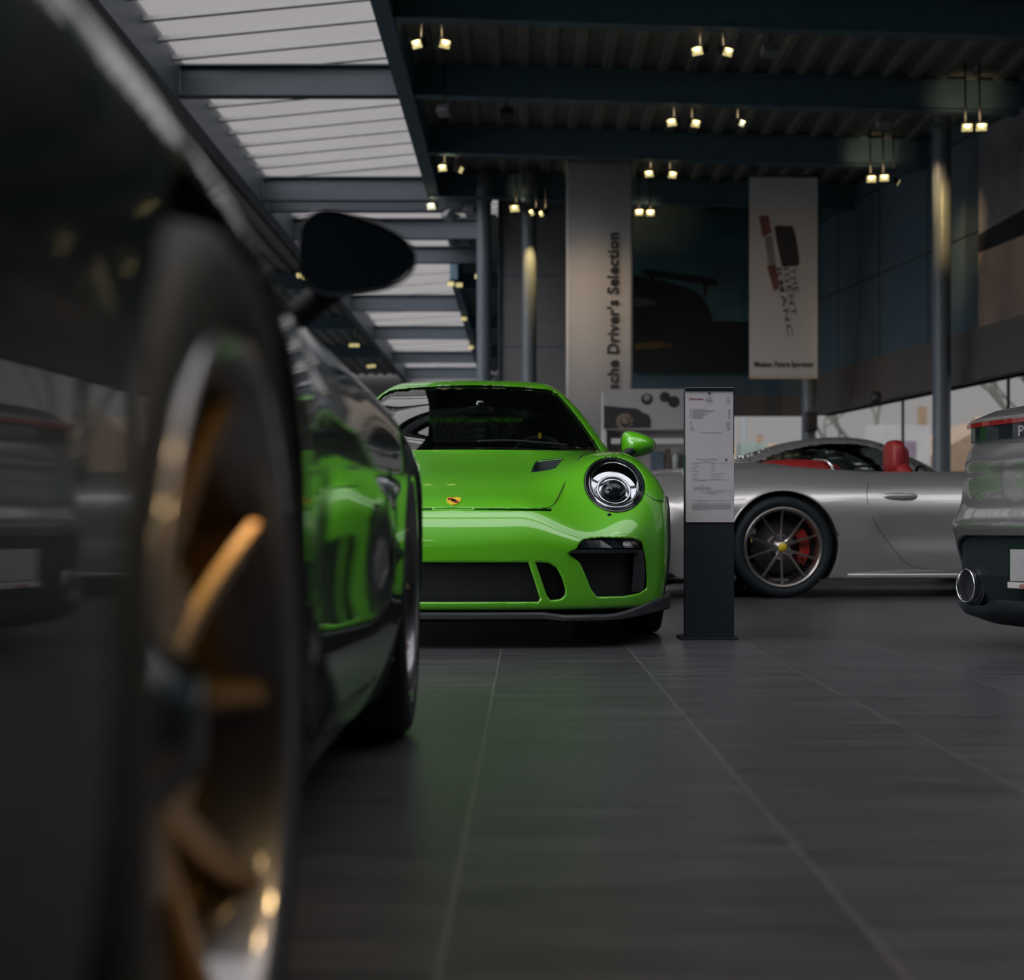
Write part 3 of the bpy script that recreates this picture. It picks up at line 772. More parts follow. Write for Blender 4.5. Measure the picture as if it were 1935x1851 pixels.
        MB().box(sg*.885-.012, sg*.885+.012, -.315, -.28, .575, .60).build('side_marker', M['rimgrey'], root, bevel=.004)
    # crest on the bonnet nose: shield with quarters
    cp = hk.top(0, -.80); sh = [(-.026, .028), (-.014, .033), (0, .031), (.014, .033), (.026, .028), (.027, .005), (.020, -.018), (.010, -.031), (0, -.036), (-.010, -.031), (-.020, -.018), (-.027, .005)]
    e = .03; dz = (hk.top(0, -.80+e).z-hk.top(0, -.80-e).z)/(2*e); tv = Vector((0, 1, dz)).normalized(); nv = Vector((0, -dz, 1)).normalized()
    def fm(o): return lambda u, v: tuple(Vector(cp)+Vector((u*1.1, 0, 0))+tv*v*1.15+nv*o)
    cr = MB().prism(sh, fm(-.006), fm(.003)).build('crest_badge', M['yellow'], root)
    cm = mat('crest red', (.25, .02, .015), .4); noisy(cm, 60, .1)
    for (u0, u1, v0, v1) in ((-.022, -.002, .006, .026), (.002, .018, -.022, .0)):
        MB().prism([(u0, v0), (u1, v0), (u1, v1), (u0, v1)], fm(.002), fm(.0042)).build('crest_field', cm, cr)
    MB().prism([(-.008, -.008), (.008, -.008), (.008, .008), (0, .011), (-.008, .008)], fm(.003), fm(.005)).build('crest_centre', M['gloss_black'], cr)
    # wiper
    wp = [hk.solve((x, .2, z), (0, 1, 0), 0, 1.4, .012) for x, z in ((.06, .905), (.2, .912), (.36, .905), (.5, .895))]
    MB().tube(surf_line([p for p in wp if p is not None]), .006, 6).build('wiper', M['plastic'], root)
    # interior mirror
    mi = MB().ell((.05, 1.02, 1.105), (.085, .018, .028), .7).build('rear_view_mirror', M['dark_trim'], root)
    MB().ell((.055, .985, 1.14), (.024, .014, .02), .8).build('sensor_pod', M['chrome'], root)

def rear_details(root, hk, text=True, zc=.865, plate=True):
    # light strip across the tail
    def strip(name, x0, x1, z0, z1, m, off, thick=.012, n=26, par=root):
        V = []
        for i in range(n+1):
            x = x0+(x1-x0)*i/n
            for z, o in ((z0, off), (z1, off), (z1, off-thick), (z0, off-thick)):
                p = hk.rear(x, (z0+z1)/2); p2 = hk.rear(x, z); V.append((x, p2.y+o, z))
        Fc = [(i*4+k, i*4+(k+1) % 4, (i+1)*4+(k+1) % 4, (i+1)*4+k) for i in range(n) for k in range(4)]+[(3, 2, 1, 0), (n*4, n*4+1, n*4+2, n*4+3)]
        return MB().add(V, Fc, True).build(name, m, par)
    if not text:
        strip('light_strip', -.68, .68, zc+.0, zc+.018, M['red_lens'], .006, .03); strip('name_panel', -.62, .62, zc-.038, zc-.002, M['gloss_black'], .002, .03)
        strip('spoiler_lip', -.66, .66, zc+.020, zc+.034, M['gloss_black'], .022, .06)
    for sg in (1, -1):
        e = MB().tube([(sg*.68, hk.rear(sg*.68, zc+.008).y-.01, zc+.008), (sg*.75, hk.rear(sg*.68, zc+.008).y-.09, zc-.002)], [.012, .006], 8).build('tail_lamp_end', M['red_lens'], root)
    if text:
        n = 28; V = []
        for i in range(n+1):
            x = -.70+1.40*i/n; yf = hk.rear(x, .80).y+.004; e_ = max(0, (abs(x)-.60)/.10); d_ = .030*e_*e_
            V += [(x, yf-.02, zc-.055), (x, yf+.000, zc-.053), (x, yf-.004, zc+.002), (x, yf+.012, zc+.026), (x, yf+.006, zc+.036-d_), (x, yf-.10, zc+.075-d_), (x, yf-.22, zc+.098-d_), (x, yf-.42, zc+.085-d_), (x, yf-.42, zc-.055)]
        MB().add(V, [(i*9+k, i*9+(k+1) % 9, (i+1)*9+(k+1) % 9, (i+1)*9+k) for i in range(n) for k in range(9)]+[tuple(range(8, -1, -1)), tuple(n*9+k for k in range(9))], True).build('tail_spoiler', M['graysilver'], root)
        def band(name, x1, z0, z1, off, m, th=.02):
            V = []
            for i in range(n+1):
                x = -x1+2*x1*i/n; yf = hk.rear(x, .80).y+.004
                for z, o in ((z0, off), (z1, off), (z1, off-th), (z0, off-th)): V.append((x, yf+o, z))
            return MB().add(V, [(i*4+k, i*4+(k+1) % 4, (i+1)*4+(k+1) % 4, (i+1)*4+k) for i in range(n) for k in range(4)]+[(3, 2, 1, 0), (n*4, n*4+1, n*4+2, n*4+3)]).build(name, m, root)
        band('light_strip', .72, zc+.004, zc+.022, .014, M['red_lens']); band('name_panel', .64, zc-.052, zc+.002, .004, M['gloss_black'], .012)
        me = text_mesh('PORSCHE', .056, .0008, 2.1, ext=.002); a, b = text_width(me); sc_ = .56/(b-a)
        for v in me.vertices:
            u = -.28+(v.co.x-a)*sc_; z = zc-.047+v.co.y*1.0
            # seen from behind (+y), +x is on the left of the car's rear only after mirroring
            y = hk.rear(u, .80).y+.0095+v.co.z; v.co = Vector((-u, y, z))
        link('tail_lettering', me, M['chrome'], root)
    # lower black panel, plate and frame
    pl = MB()
    xs = [-.82+1.64*i/24 for i in range(25)]; V = []
    for x in xs:
        yy = min(hk.rear(x, .44).y, 3.6)-.035
        for z in (.455, .30, .17): V.append((x, yy+(0 if z > .2 else -.05), z))
    Fc = [(i*3+k, i*3+k+1, i*3+k+4, i*3+k+3) for i in range(24) for k in range(2)]
    pl.add(V, Fc, False).build('lower_panel', M['plastic'], root)
    if plate:
        yp = 3.585
        fr = MB().box(-.30, .30, yp-.03, yp, .265, .425).build('plate_recess', M['gloss_black'], root, bevel=.004)
        MB().box(-.275, .275, yp, yp+.008, .285, .405).build('number_plate', mat_plate, root, bevel=.002)
        bar = MB().box(-.285, .285, yp, yp+.012, .258, .281).build('plate_frame', mat_plate2, root, bevel=.002)
        me = text_mesh('Carrera', .03, .0008, 1.1, shear=.35, ext=.001); a, b = text_width(me)
        for v in me.vertices: v.co = Vector((-(v.co.x-a)+.215, yp+.0135+v.co.z, .262+v.co.y*.62))
        link('plate_lettering', me, M['red_caliper'], bar)
    for sg in (1, -1):
        V = []; n = 36
        for (r, dy) in ((.064, -.03), (.065, 0), (.068, .003), (.070, -.002), (.070, -.018)):
            for k in range(n):
                t = 2*PI*k/n; V.append((sg*.60+(.82 if text else 1.05)*r*math.cos(t), 3.54+dy, .255+.98*r*math.sin(t)))
        Fc = [(i*n+k, i*n+(k+1) % n, (i+1)*n+(k+1) % n, (i+1)*n+k) for i in range(4) for k in range(n)]
        ex = MB().add(V, Fc, True).build('exhaust_tip', M['chrome'], root)
        MB().lathe([(3.505, .075), (3.505, .0005)], 24, 'y', (sg*.60, 0, .245)).build('exhaust_bore', M['under'], ex)
    # diffuser
    xs = [-.86+1.72*i/40 for i in range(41)]; V = []
    for x in xs:
        a = abs(x); k = sstep(np.array((a-.40)/.12)).item(); zt = .205-.032*k; zb = .095+.05*sstep(np.array((a-.70)/.16)).item()
        y = 3.57-float(SP['planr'](a))*.9
        V += [(x, y-.02, zt+.004), (x, y, zt), (x, y-.03, (zt+zb)/2), (x, y-.16, zb), (x, y-.35, zb), (x, y-.35, zt)]
    Fc = [(i*6+k, i*6+(k+1) % 6, (i+1)*6+(k+1) % 6, (i+1)*6+k) for i in range(40) for k in range(6)]+[(5, 4, 3, 2, 1, 0), tuple(240+k for k in range(6))]
    MB().add(V, Fc, True).build('rear_diffuser', M['plastic'], root)
    MB().ell((0, 3.2, .12), (.34, .22, .07)).build('silencer', M['under'], root)
mat_plate = noisy(mat('number plate grey', (.35, .35, .36), .4), 40, .05)
mat_plate2 = noisy(mat('plate frame silver', (.5, .48, .47), .35), 40, .05)

# ================================================================== THE SETTING
def smat(name, col, rough, **k): return noisy(mat(name, col, rough), k.get('scale', 8), k.get('amt', .12), k.get('bump', 0), k.get('stretch', (1, 1, 1)))
def floor_mat():
    m = mat('dark grey floor tiles', (.07, .068, .07), .32); nt = m.node_tree; b = nt.nodes['Principled BSDF']; L = nt.links
    tc = nt.nodes.new('ShaderNodeTexCoord'); s = nt.nodes.new('ShaderNodeSeparateXYZ'); L.new(tc.outputs['Object'], s.inputs[0])
    def math_(op, a, v=None, c=None):
        n = nt.nodes.new('ShaderNodeMath'); n.operation = op
        for i, q in enumerate((a, v, c)):
            if q is None: continue
            if isinstance(q, (int, float)): n.inputs[i].default_value = q
            else: L.new(q, n.inputs[i])
        return n.outputs[0]
    PX, PY = .51, 1.02
    u = math_('DIVIDE', math_('ADD', s.outputs[0], .095+PX*40), PX); col = math_('FLOOR', u); fu = math_('FRACT', u)
    v = math_('ADD', math_('DIVIDE', math_('ADD', s.outputs[1], 40), PY), math_('MULTIPLY', col, .37)); row = math_('FLOOR', v); fv = math_('FRACT', v)
    du = math_('MULTIPLY', math_('SUBTRACT', .5, math_('ABSOLUTE', math_('SUBTRACT', fu, .5))), PX)
    dv = math_('MULTIPLY', math_('SUBTRACT', .5, math_('ABSOLUTE', math_('SUBTRACT', fv, .5))), PY)
    gu = math_('LESS_THAN', du, .0022); gv = math_('MULTIPLY', math_('LESS_THAN', dv, .0014), .45)
    g = math_('MAXIMUM', gu, gv)
    cv = nt.nodes.new('ShaderNodeCombineXYZ'); L.new(col, cv.inputs[0]); L.new(row, cv.inputs[1])
    wn = nt.nodes.new('ShaderNodeTexWhiteNoise'); wn.noise_dimensions = '2D'; L.new(cv.outputs[0], wn.inputs[0])
    mp = nt.nodes.new('ShaderNodeMapping'); mp.inputs['Scale'].default_value = (1.1, 11, 1); L.new(tc.outputs['Object'], mp.inputs[0])
    va = nt.nodes.new('ShaderNodeVectorMath'); va.operation = 'ADD'; L.new(mp.outputs[0], va.inputs[0])
    sc3 = nt.nodes.new('ShaderNodeVectorMath'); sc3.operation = 'SCALE'; sc3.inputs['Scale'].default_value = 9; L.new(wn.outputs['Color'], sc3.inputs[0]); L.new(sc3.outputs[0], va.inputs[1])
    nz = nt.nodes.new('ShaderNodeTexNoise'); nz.inputs['Scale'].default_value = 2.0; nz.inputs['Detail'].default_value = 6; nz.inputs['Roughness'].default_value = .62; L.new(va.outputs[0], nz.inputs[0])
    rp = nt.nodes.new('ShaderNodeValToRGB'); rp.color_ramp.elements[0].position = .28; rp.color_ramp.elements[1].position = .74
    rp.color_ramp.elements[0].color = (.030, .031, .037, 1); rp.color_ramp.elements[1].color = (.078, .076, .082, 1); L.new(nz.outputs[0], rp.inputs[0])
    tv = nt.nodes.new('ShaderNodeMapRange'); tv.inputs['To Min'].default_value = .86; tv.inputs['To Max'].default_value = 1.16; L.new(wn.outputs['Value'], tv.inputs[0])
    mm = nt.nodes.new('ShaderNodeVectorMath'); mm.operation = 'SCALE'; L.new(rp.outputs[0], mm.inputs[0]); L.new(tv.outputs[0], mm.inputs['Scale'])
    mx = nt.nodes.new('ShaderNodeMix'); mx.data_type = 'RGBA'; L.new(g, mx.inputs['Factor']); L.new(mm.outputs[0], mx.inputs[6]); mx.inputs[7].default_value = (.13, .125, .12, 1)
    L.new(mx.outputs[2], b.inputs['Base Color'])
    rr = nt.nodes.new('ShaderNodeMapRange'); rr.inputs['To Min'].default_value = .27; rr.inputs['To Max'].default_value = .40; L.new(nz.outputs[0], rr.inputs[0]); L.new(rr.outputs[0], b.inputs['Roughness'])
    bp = nt.nodes.new('ShaderNodeBump'); bp.inputs['Strength'].default_value = .12; bp.inputs['Distance'].default_value = .002; L.new(nz.outputs[0], bp.inputs['Height']); L.new(bp.outputs[0], b.inputs['Normal'])
    return m
S = {}
S['floor'] = floor_mat()
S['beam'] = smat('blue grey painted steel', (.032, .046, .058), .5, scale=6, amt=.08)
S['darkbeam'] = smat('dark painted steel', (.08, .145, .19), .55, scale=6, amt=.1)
S['deck'] = smat('dark corrugated roof deck', (.19, .195, .18), .6, scale=4, amt=.12)
S['wall'] = smat('grey wall cladding', (.16, .155, .155), .6, scale=5, amt=.06)
S['darkwall'] = smat('charcoal wall', (.07, .11, .14), .7, scale=3, amt=.1)
S['fascia'] = smat('taupe fascia', (.10, .09, .085), .6, scale=5, amt=.08)
S['column'] = smat('steel blue column paint', (.13, .155, .18), .42, scale=5, amt=.06)
S['white'] = smat('white aluminium glazing bar', (.26, .26, .26), .5, scale=5, amt=.04)
S['asphalt'] = smat('asphalt and paving outside', (.17, .165, .16), .85, scale=2, amt=.15)
def skylight_mat():
    m = bpy.data.materials.new('opal skylight sheet'); m.use_nodes = True; nt = m.node_tree; nt.nodes.clear()
    o = nt.nodes.new('ShaderNodeOutputMaterial'); t = nt.nodes.new('ShaderNodeBsdfTransparent'); tl = nt.nodes.new('ShaderNodeBsdfTranslucent'); mx = nt.nodes.new('ShaderNodeMixShader')
    t.inputs[0].default_value = (.98, .96, .96, 1); tl.inputs[0].default_value = (.9, .88, .88, 1)
    tc = nt.nodes.new('ShaderNodeTexCoord'); n = nt.nodes.new('ShaderNodeTexNoise'); n.inputs['Scale'].default_value = .8; mr = nt.nodes.new('ShaderNodeMapRange'); mr.inputs['To Min'].default_value = .02; mr.inputs['To Max'].default_value = .045
    nt.links.new(tc.outputs['Object'], n.inputs[0]); nt.links.new(n.outputs[0], mr.inputs[0]); nt.links.new(mr.outputs[0], mx.inputs[0])
    nt.links.new(t.outputs[0], mx.inputs[1]); nt.links.new(tl.outputs[0], mx.inputs[2]); nt.links.new(mx.outputs[0], o.inputs[0]); return m
S['skylight'] = skylight_mat()
def struct(name, mb, m, **k): o = mb.build(name, m, **k); o['kind'] = 'structure'; return o
YB, YF, XL, YS, YN = 23.0, -7.0, -11.0, 6.4, 1.8
struct('floor', MB().box(XL, 12, YF, 52, -.1, 0), S['floor'])
struct('trim_1', MB().box(-70, 90, -60, 140, -.25, -.105), S['asphalt'])
# roof: dark deck, gently falling to the right, corrugated
def deck(name, x0, x1, y0, y1, z, fall=0.0, pitch=.31):
    mb = MB(); n = int((x1-x0)/pitch); V = []
    prof = []
    for i in range(n+1):
        x = x0+i*pitch
        prof += [(x, 0), (x+.035, -.05), (x+.115, -.05), (x+.15, 0)]
    prof = [p for p in prof if p[0] <= x1]+[(x1, 0)]
    m_ = len(prof)
    for y in (y0, y1):
        for (x, dz) in prof: V.append((x, y, z+dz-(x-x0)*fall))
    for y in (y0, y1):
        for (x, dz) in prof: V.append((x, y, z+.12-(x-x0)*fall))
    Fc = [(i, i+1, m_+i+1, m_+i) for i in range(m_-1)]+[(2*m_+i, 3*m_+i, 3*m_+i+1, 2*m_+i+1) for i in range(m_-1)]
    Fc += [(i, 2*m_+i, 2*m_+i+1, i+1) for i in range(m_-1)]+[(m_+i, m_+i+1, 3*m_+i+1, 3*m_+i) for i in range(m_-1)]
    mb.add(V, Fc); return struct(name, mb, S['deck'])
ZB = HC+4.8
deck('ceiling', -1.32, 10.8, YS, YB+.3, ZB+.40, .03)
deck('ceiling_left', XL, -3.95, YS, 50, ZB+.35)
deck('ceiling_near', -1.32, 10.8, YF, YN, ZB+.40, .03)
deck('ceiling_near_left', XL, -3.95, YF, YN, ZB+.35)
deck('ceiling_far', -1.42, .4, 24.9, 50, ZB+.45)
FALL = math.atan(.03)
def ibeam_x(mb, x0, x1, y, zb, h=.34, w=.16, t=.018, fall=0.0):
    for (a, b, z0, z1) in ((y-w/2, y+w/2, zb, zb+t), (y-w/2, y+w/2, zb+h-t, zb+h), (y-.008, y+.008, zb+t, zb+h-t)):
        V = [(x0, a, z0), (x0, b, z0), (x0, b, z1), (x0, a, z1), (x1, a, z0-(x1-x0)*fall), (x1, b, z0-(x1-x0)*fall), (x1, b, z1-(x1-x0)*fall), (x1, a, z1-(x1-x0)*fall)]
        mb.add(V, [(0, 1, 2, 3), (7, 6, 5, 4), (0, 4, 5, 1), (1, 5, 6, 2), (2, 6, 7, 3), (3, 7, 4, 0)])
k = 0
for i, y in enumerate([21.6-2.52*j for j in range(11)]):
    mb = MB(); ibeam_x(mb, -1.24, 10.5, y, ZB, .36, .16, .018, .03)
    o = mb.build('roof_beam', S['darkbeam']); o['kind'] = 'structure'
    if i % 2 == 0:
        mb = MB(); ibeam_x(mb, -3.85, -1.40, y if i else 21.85, ZB, .35)
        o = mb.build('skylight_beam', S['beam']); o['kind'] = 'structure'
        if 0 < i: 
            mb = MB(); ibeam_x(mb, -10.6, -4.05, y, ZB, .33); o = mb.build('roof_beam', S['darkbeam']); o['kind'] = 'structure'
far = [(22.6, -.65, .26), (24.75, -.65, .34), (27.0, -.65, .30), (33.0, -1.42, .36), (37.9, -1.42, .33), (43.4, -1.42, .33), (48.0, -1.42, .36)]
for y, xr, hh in far:
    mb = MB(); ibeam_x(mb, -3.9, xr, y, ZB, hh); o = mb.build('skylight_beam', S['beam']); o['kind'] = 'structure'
for y in (30, 36, 42):
    mb = MB(); ibeam_x(mb, -10.6, -4.05, y, ZB, .33); o = mb.build('roof_beam', S['darkbeam']); o['kind'] = 'structure'
    mb = MB(); ibeam_x(mb, -1.40, .4, y, ZB, .33); o = mb.build('roof_beam', S['darkbeam']); o['kind'] = 'structure'
# edge beams along the skylight
struct('edge_beam', MB().box(-1.41, -1.24, YF, 21.6, ZB-.02, ZB+.42), S['darkbeam'])
struct('edge_beam', MB().box(-1.45, -1.30, 28.6, 50, ZB-.02, ZB+.42), S['darkbeam'])
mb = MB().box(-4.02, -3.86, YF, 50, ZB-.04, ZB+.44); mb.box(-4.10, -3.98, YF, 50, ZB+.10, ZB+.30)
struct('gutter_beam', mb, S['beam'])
mb = MB().box(-1.41, .3, 21.62, 21.72, ZB+.28, ZB+.46)
struct('edge_beam', mb, S['darkbeam'])
# skylight sheets on white bars, rising to the right
def sky(name, x0, x1, y0, y1, z0, z1):
    mb = MB(); mb.add([(x0, y0, z0), (x1, y0, z1), (x1, y1, z1), (x0, y1, z0)], [(0, 1, 2, 3)])
    mb.add([(x0, y0, z0+.016), (x1, y0, z1+.016), (x1, y1, z1+.016), (x0, y1, z0+.016)], [(0, 1, 2, 3)])
    return struct(name, mb, S['skylight'])
sky('added_window_7', -1.26, 10.8, YN, YS, HC+5.42, HC+5.10)  # unseen roof bay, glazed full width to let in more light
sky('added_window_8', XL, -3.98, YN, YS, HC+5.0, HC+5.16)  # unseen left roof bay, glazed for the same extra light
sky('window_1', -3.98, -1.26, YF, 22.0, HC+5.16, HC+5.42)
sky('window_2', -3.98, .2, 22.0, 50.2, HC+5.16, HC+5.42)
y = YF+.3; i = 0
while y < 22:
    x0, x1, z0, z1 = -3.97, -1.27, HC+5.10, HC+5.36
    R = [(x0, y-.03, z0), (x0, y+.03, z0), (x0, y+.03, z0+.05), (x0, y-.03, z0+.05), (x1, y-.03, z1), (x1, y+.03, z1), (x1, y+.03, z1+.05), (x1, y-.03, z1+.05)]
    o = MB().add(R, [(0, 1, 2, 3), (7, 6, 5, 4), (0, 4, 5, 1), (1, 5, 6, 2), (2, 6, 7, 3), (3, 7, 4, 0)]).build('glazing_bar', S['white']); o['kind'] = 'structure'
    y += .62
for y in np.arange(23.2, 50, 1.24):
    x0, x1, z0, z1 = -3.97, .15, HC+5.10, HC+5.36
    R = [(x0, y-.03, z0), (x0, y+.03, z0), (x0, y+.03, z0+.05), (x0, y-.03, z0+.05), (x1, y-.03, z1), (x1, y+.03, z1), (x1, y+.03, z1+.05), (x1, y-.03, z1+.05)]
    o = MB().add(R, [(0, 1, 2, 3), (7, 6, 5, 4), (0, 4, 5, 1), (1, 5, 6, 2), (2, 6, 7, 3), (3, 7, 4, 0)]).build('glazing_bar', S['white']); o['kind'] = 'structure'
struct('trim_2', MB().box(-3.98, -3.90, YF, 50, HC+4.98, HC+5.18), S['white'])
# back wall (right hall)
WH = 2.215
XC = 4.57
struct('wall_back', MB().box(-.38, .72, YB, YB+.18, 0, 6), S['wall'])
for z in (HC+(995-520)*YB/2800, HC+(995-655)*YB/2800, HC+(995-390)*YB/2800):
    struct('trim_3', MB().box(-.38, .72, YB-.006, YB, z-.012, z+.012), S['darkwall'])
struct('wall_back_upper', MB().box(.72, XC, YB, YB+.18, 2.52, 6), S['darkwall'])
struct('trim_4', MB().box(.72, XC, YB-.03, YB+.18, WH, 2.52), S['fascia'])
struct('wall_back_lower', MB().box(.72, 3.1, YB, YB+.18, 0, WH), S['wall'])
struct('window_3', MB().box(3.1, XC, YB+.05, YB+.06, 0, WH), M['glass_clear'])
struct('window_4', MB().box(-.53, -.40, YB+.05, YB+.06, 0, 6), M['glass_clear'])
mb = MB()
for z in (1.0, 2.8, 4.6): mb.box(-.53, -.38, YB, YB+.05, z, z+.05)
mb.box(-.60, -.53, YB-.05, YB+.1, 0, 6); mb.box(-.42, -.38, YB-.05, YB+.1, 0, 6)
struct('trim_5', mb, S['beam'])
# right wall, angled 8.8 degrees
ang = math.atan(.155)
RW = thing('wall_right', None, None, (XC, YB, 0), ang); RW['kind'] = 'structure'   # local -y runs towards the camera
def rw(name, mb, m): o = mb.build(name, m, RW); o['kind'] = 'structure'; return o
LN = 36
rw('wall_panel', MB().box(0, .2, -LN, 0, WH+.0, 6), S['darkwall'])
rw('fascia_band', MB().box(-.10, 0, -LN, -.0, WH+.12, WH+.62), S['fascia'])
rw('soffit_band', MB().box(-.14, .2, -LN, 0, WH, WH+.12), S['fascia'])
rw('window_pane', MB().box(.08, .09, -LN, 0, .12, WH), M['glass_clear'])
rw('blind_panel', MB().box(.02, .07, -LN, -9.5, .12, WH), S['darkwall'])
rw('sill', MB().box(.0, .2, -LN, 0, 0, .12), S['beam'])
for y in np.arange(-LN, 0, 3.0): rw('mullion', MB().box(.07, .10, y-.012, y+.012, .12, WH), S['beam'])
mb = MB()
for y in np.arange(-LN, 0, 1.6): mb.box(-.006, 0, y-.008, y+.008, WH+.62, 6)
mb.box(-.006, 0, -LN, 0, 4.0, 4.016); mb.box(-.006, 0, -LN, 0, 5.2, 5.216)
rw('panel_joint', mb, M['seam'])
# other walls of the hall
struct('wall_left', MB().box(XL-.2, XL, YF, 50.2, 5.0, 6), S['darkwall'])
struct('window_5', MB().box(XL-.1, XL-.09, YF, 50.2, 0, 5.0), M['glass_clear'])  # unseen glazing, made full height to let the side fill in
struct('wall_right_near', MB().box(8.6, 8.8, YF, 11, 0, 6), S['darkwall'])
for y in np.arange(YF, 50, 3.0):
    o = MB().box(XL-.14, XL-.05, y-.04, y+.04, 0, 5.0).build('mullion', S['beam']); o['kind'] = 'structure'
struct('wall_far', MB().box(XL, .5, 50.2, 50.4, 0, 6), S['wall'])
struct('wall_inner', MB().box(.4, .55, YB+.2, 50.2, 0, 6), S['darkwall'])
struct('wall_front', MB().box(XL, 10.8, YF-.2, YF, 0, 6), S['darkwall'])

# columns
def column(x, y, r, label, z1=5.6):
    t = thing('column', label, 'column', (x, y, 0))
    MB().lathe([(0, r*1.0), (z1, r*1.0)], 40, 'z').build('shaft', S['column'], t)
    MB().lathe([(0, .0005), (0, r*1.5), (.02, r*1.5), (.02, r)], 40, 'z').build('base_plate', S['column'], t)
    MB().box(-r*1.15, r*1.15, -r*1.15, r*1.15, z1-.42, z1-.38).build('head_plate', S['darkbeam'], t)
    return t
column(-.59, 21.3, .105, 'round blue-grey steel column beside the tall window strip, left of the grey panels')
column(.062, 21.3, .105, 'round steel column in front of the grey wall panels, lit yellow at its top')
column(4.92, 17.5, .105, 'thick round steel column standing before the right window wall, warm lit near its top')
column(4.06, 21.2, .10, 'dim round steel column behind the hanging racing banner in the far corner')

# ================================================================== CARS
green, hkg = build_car(dict(name='sports_car', label='lime green sports car facing the viewer with black front intakes and round headlights',
    loc=(-.292, 6.86, 0), rz=0, paint='green', front=True, h=.0085, wheel='gold'))
front_details(green, hkg, M['green'])
for sg in (1, -1): mirror_part(green, sg, .885, .92, .925, M['green'], .80)
# rear wing seen through the glass
wg = MB()
V = []
for i in range(25):
    x = -.68+1.36*i/24; z = 1.215-.02*(x/.8)**2
    V += [(x, 3.30, z), (x, 3.42, z+.035), (x, 3.60, z+.05), (x, 3.60, z+.035), (x, 3.42, z+.01), (x, 3.31, z-.012)]
wg.add(V, [(i*6+k, i*6+(k+1) % 6, (i+1)*6+(k+1) % 6, (i+1)*6+k) for i in range(24) for k in range(6)]+[(5, 4, 3, 2, 1, 0), tuple(144+k for k in range(6))], True)
wing = wg.build('rear_wing', M['green'], green)
for sx in (.45, -.45): MB().prism([(3.2, .88), (3.45, .86), (3.50, 1.22), (3.36, 1.21)], lambda u, v, sx=sx: (sx-.008, u, v), lambda u, v, sx=sx: (sx+.008, u, v)).build('wing_strut', M['plastic'], wing)
cage = MB()
cage.tube(surf_line([(-.52, 1.95, .45), (-.52, 1.95, .95), (-.42, 1.93, 1.17), (0, 1.92, 1.21), (.42, 1.93, 1.17), (.52, 1.95, .95), (.52, 1.95, .45)]), .018, 8)
cage.tube([(-.50, 1.95, .98), (.50, 1.95, .98)], .015, 8); cage.tube([(-.5, 1.95, .5), (.40, 1.93, 1.15)], .015, 8)
cage.build('roll_cage', M['plastic'], green)
me = text_mesh('GT3 RS', .034, .0003, 1.1, shear=.3); a_, b_ = text_width(me)
for k_, sx in enumerate((.37, -.37)):
    m2 = me.copy()
    for v in m2.vertices: v.co = Vector((v.co.x-(a_+b_)/2+sx, 1.70, 1.01+v.co.y-.01))
    link('headrest_lettering', m2, M['rimgrey'], green)
MB().box(.362, .378, .955, .965, .955, .985).build('wheel_marker', M['yellow'], green)

black, hkb = build_car(dict(name='sports_car', label='black sports car with bronze wheels, blurred close at the left edge, facing away',
    loc=(-1.178, 3.477, 0), rz=PI+rad(1.24), paint='black', h=.0125, wheel='gold', wrot=rad(-38), tail=True))
rear_details(black, hkb, text=False)
mirror_part(black, -1, .868, .93, .952, M['black'], .86)
mirror_part(black, 1, .875, .93, .955, M['black'], .98)
cabrio, hkc = build_car(dict(name='convertible_car', label='silver convertible with red seats and top down, behind the price stand',
    loc=(4.14, 11.29, 0), rz=rad(95), paint='silver', kind='cabrio', h=.0125, wheel='silver', trim='red_leather', tail=True))
rear_details(cabrio, hkc, text=False, zc=.80)
for sg in (1, -1): mirror_part(cabrio, sg, .885, .92, .93, M['silver'], .8)
rb = MB().ell((-.34, 2.22, .86), (.24, .34, .118), .75); rb.build('rear_seat', M['red_leather'], cabrio)
MB().ell((.34, 2.22, .86), (.24, .34, .118), .75).build('rear_seat', M['red_leather'], cabrio)
for sg in (1, -1):
    MB().tube(surf_line([(sg*.58, 1.98, .86), (sg*.56, 2.03, .945), (sg*.45, 2.06, .97), (sg*.2, 2.06, .97), (sg*.1, 2.04, .90)]), .012, 8).build('roll_hoop', M['chrome'], cabrio)
    # door handle
    p = hkc.side(1.50, .70, sg=sg)
    hd = MB().ell((p.x+sg*.008, 1.62, .70), (.026, .125, .024), .7, R=None); hd.build('door_handle', M['silver'], cabrio)
    rs = MB().ell((p.x+sg*.002, 1.64, .674), (.014, .085, .020), .8).build('handle_recess', M['seam'], cabrio)
    MB().box(sg*.885-.012, sg*.885+.012, .5, 2.0, .135, .165).build('side_skirt', M['silver'], cabrio, bevel=.006)
    # lighter arch edge
    P = [hkc.side(2.457+.392*math.cos(t), .35+.392*math.sin(t), sg=sg) for t in [rad(12+156*k/24) for k in range(25)]]
    MB().tube([(q.x+sg*.001, q.y, q.z) for q in P if q is not None], .007, 8).build('wheel_arch_edge', M['silver'], cabrio)

rcar, hkr = build_car(dict(name='sports_car', label='grey sports car at the right edge, its tail with large oval exhaust facing left',
    loc=(5.27, 6.70, 0), rz=rad(112), paint='graysilver', h=.0105, wheel='silver', tail=True))
rear_details(rcar, hkr, text=True, zc=.882)
coupe, hkq = build_car(dict(name='sports_car', label='silver coupe parked behind the convertible, only its arched roof and windows showing',
    loc=(4.42, 13.85, 0), rz=rad(91), paint='silver', h=.021, wheel='silver'))

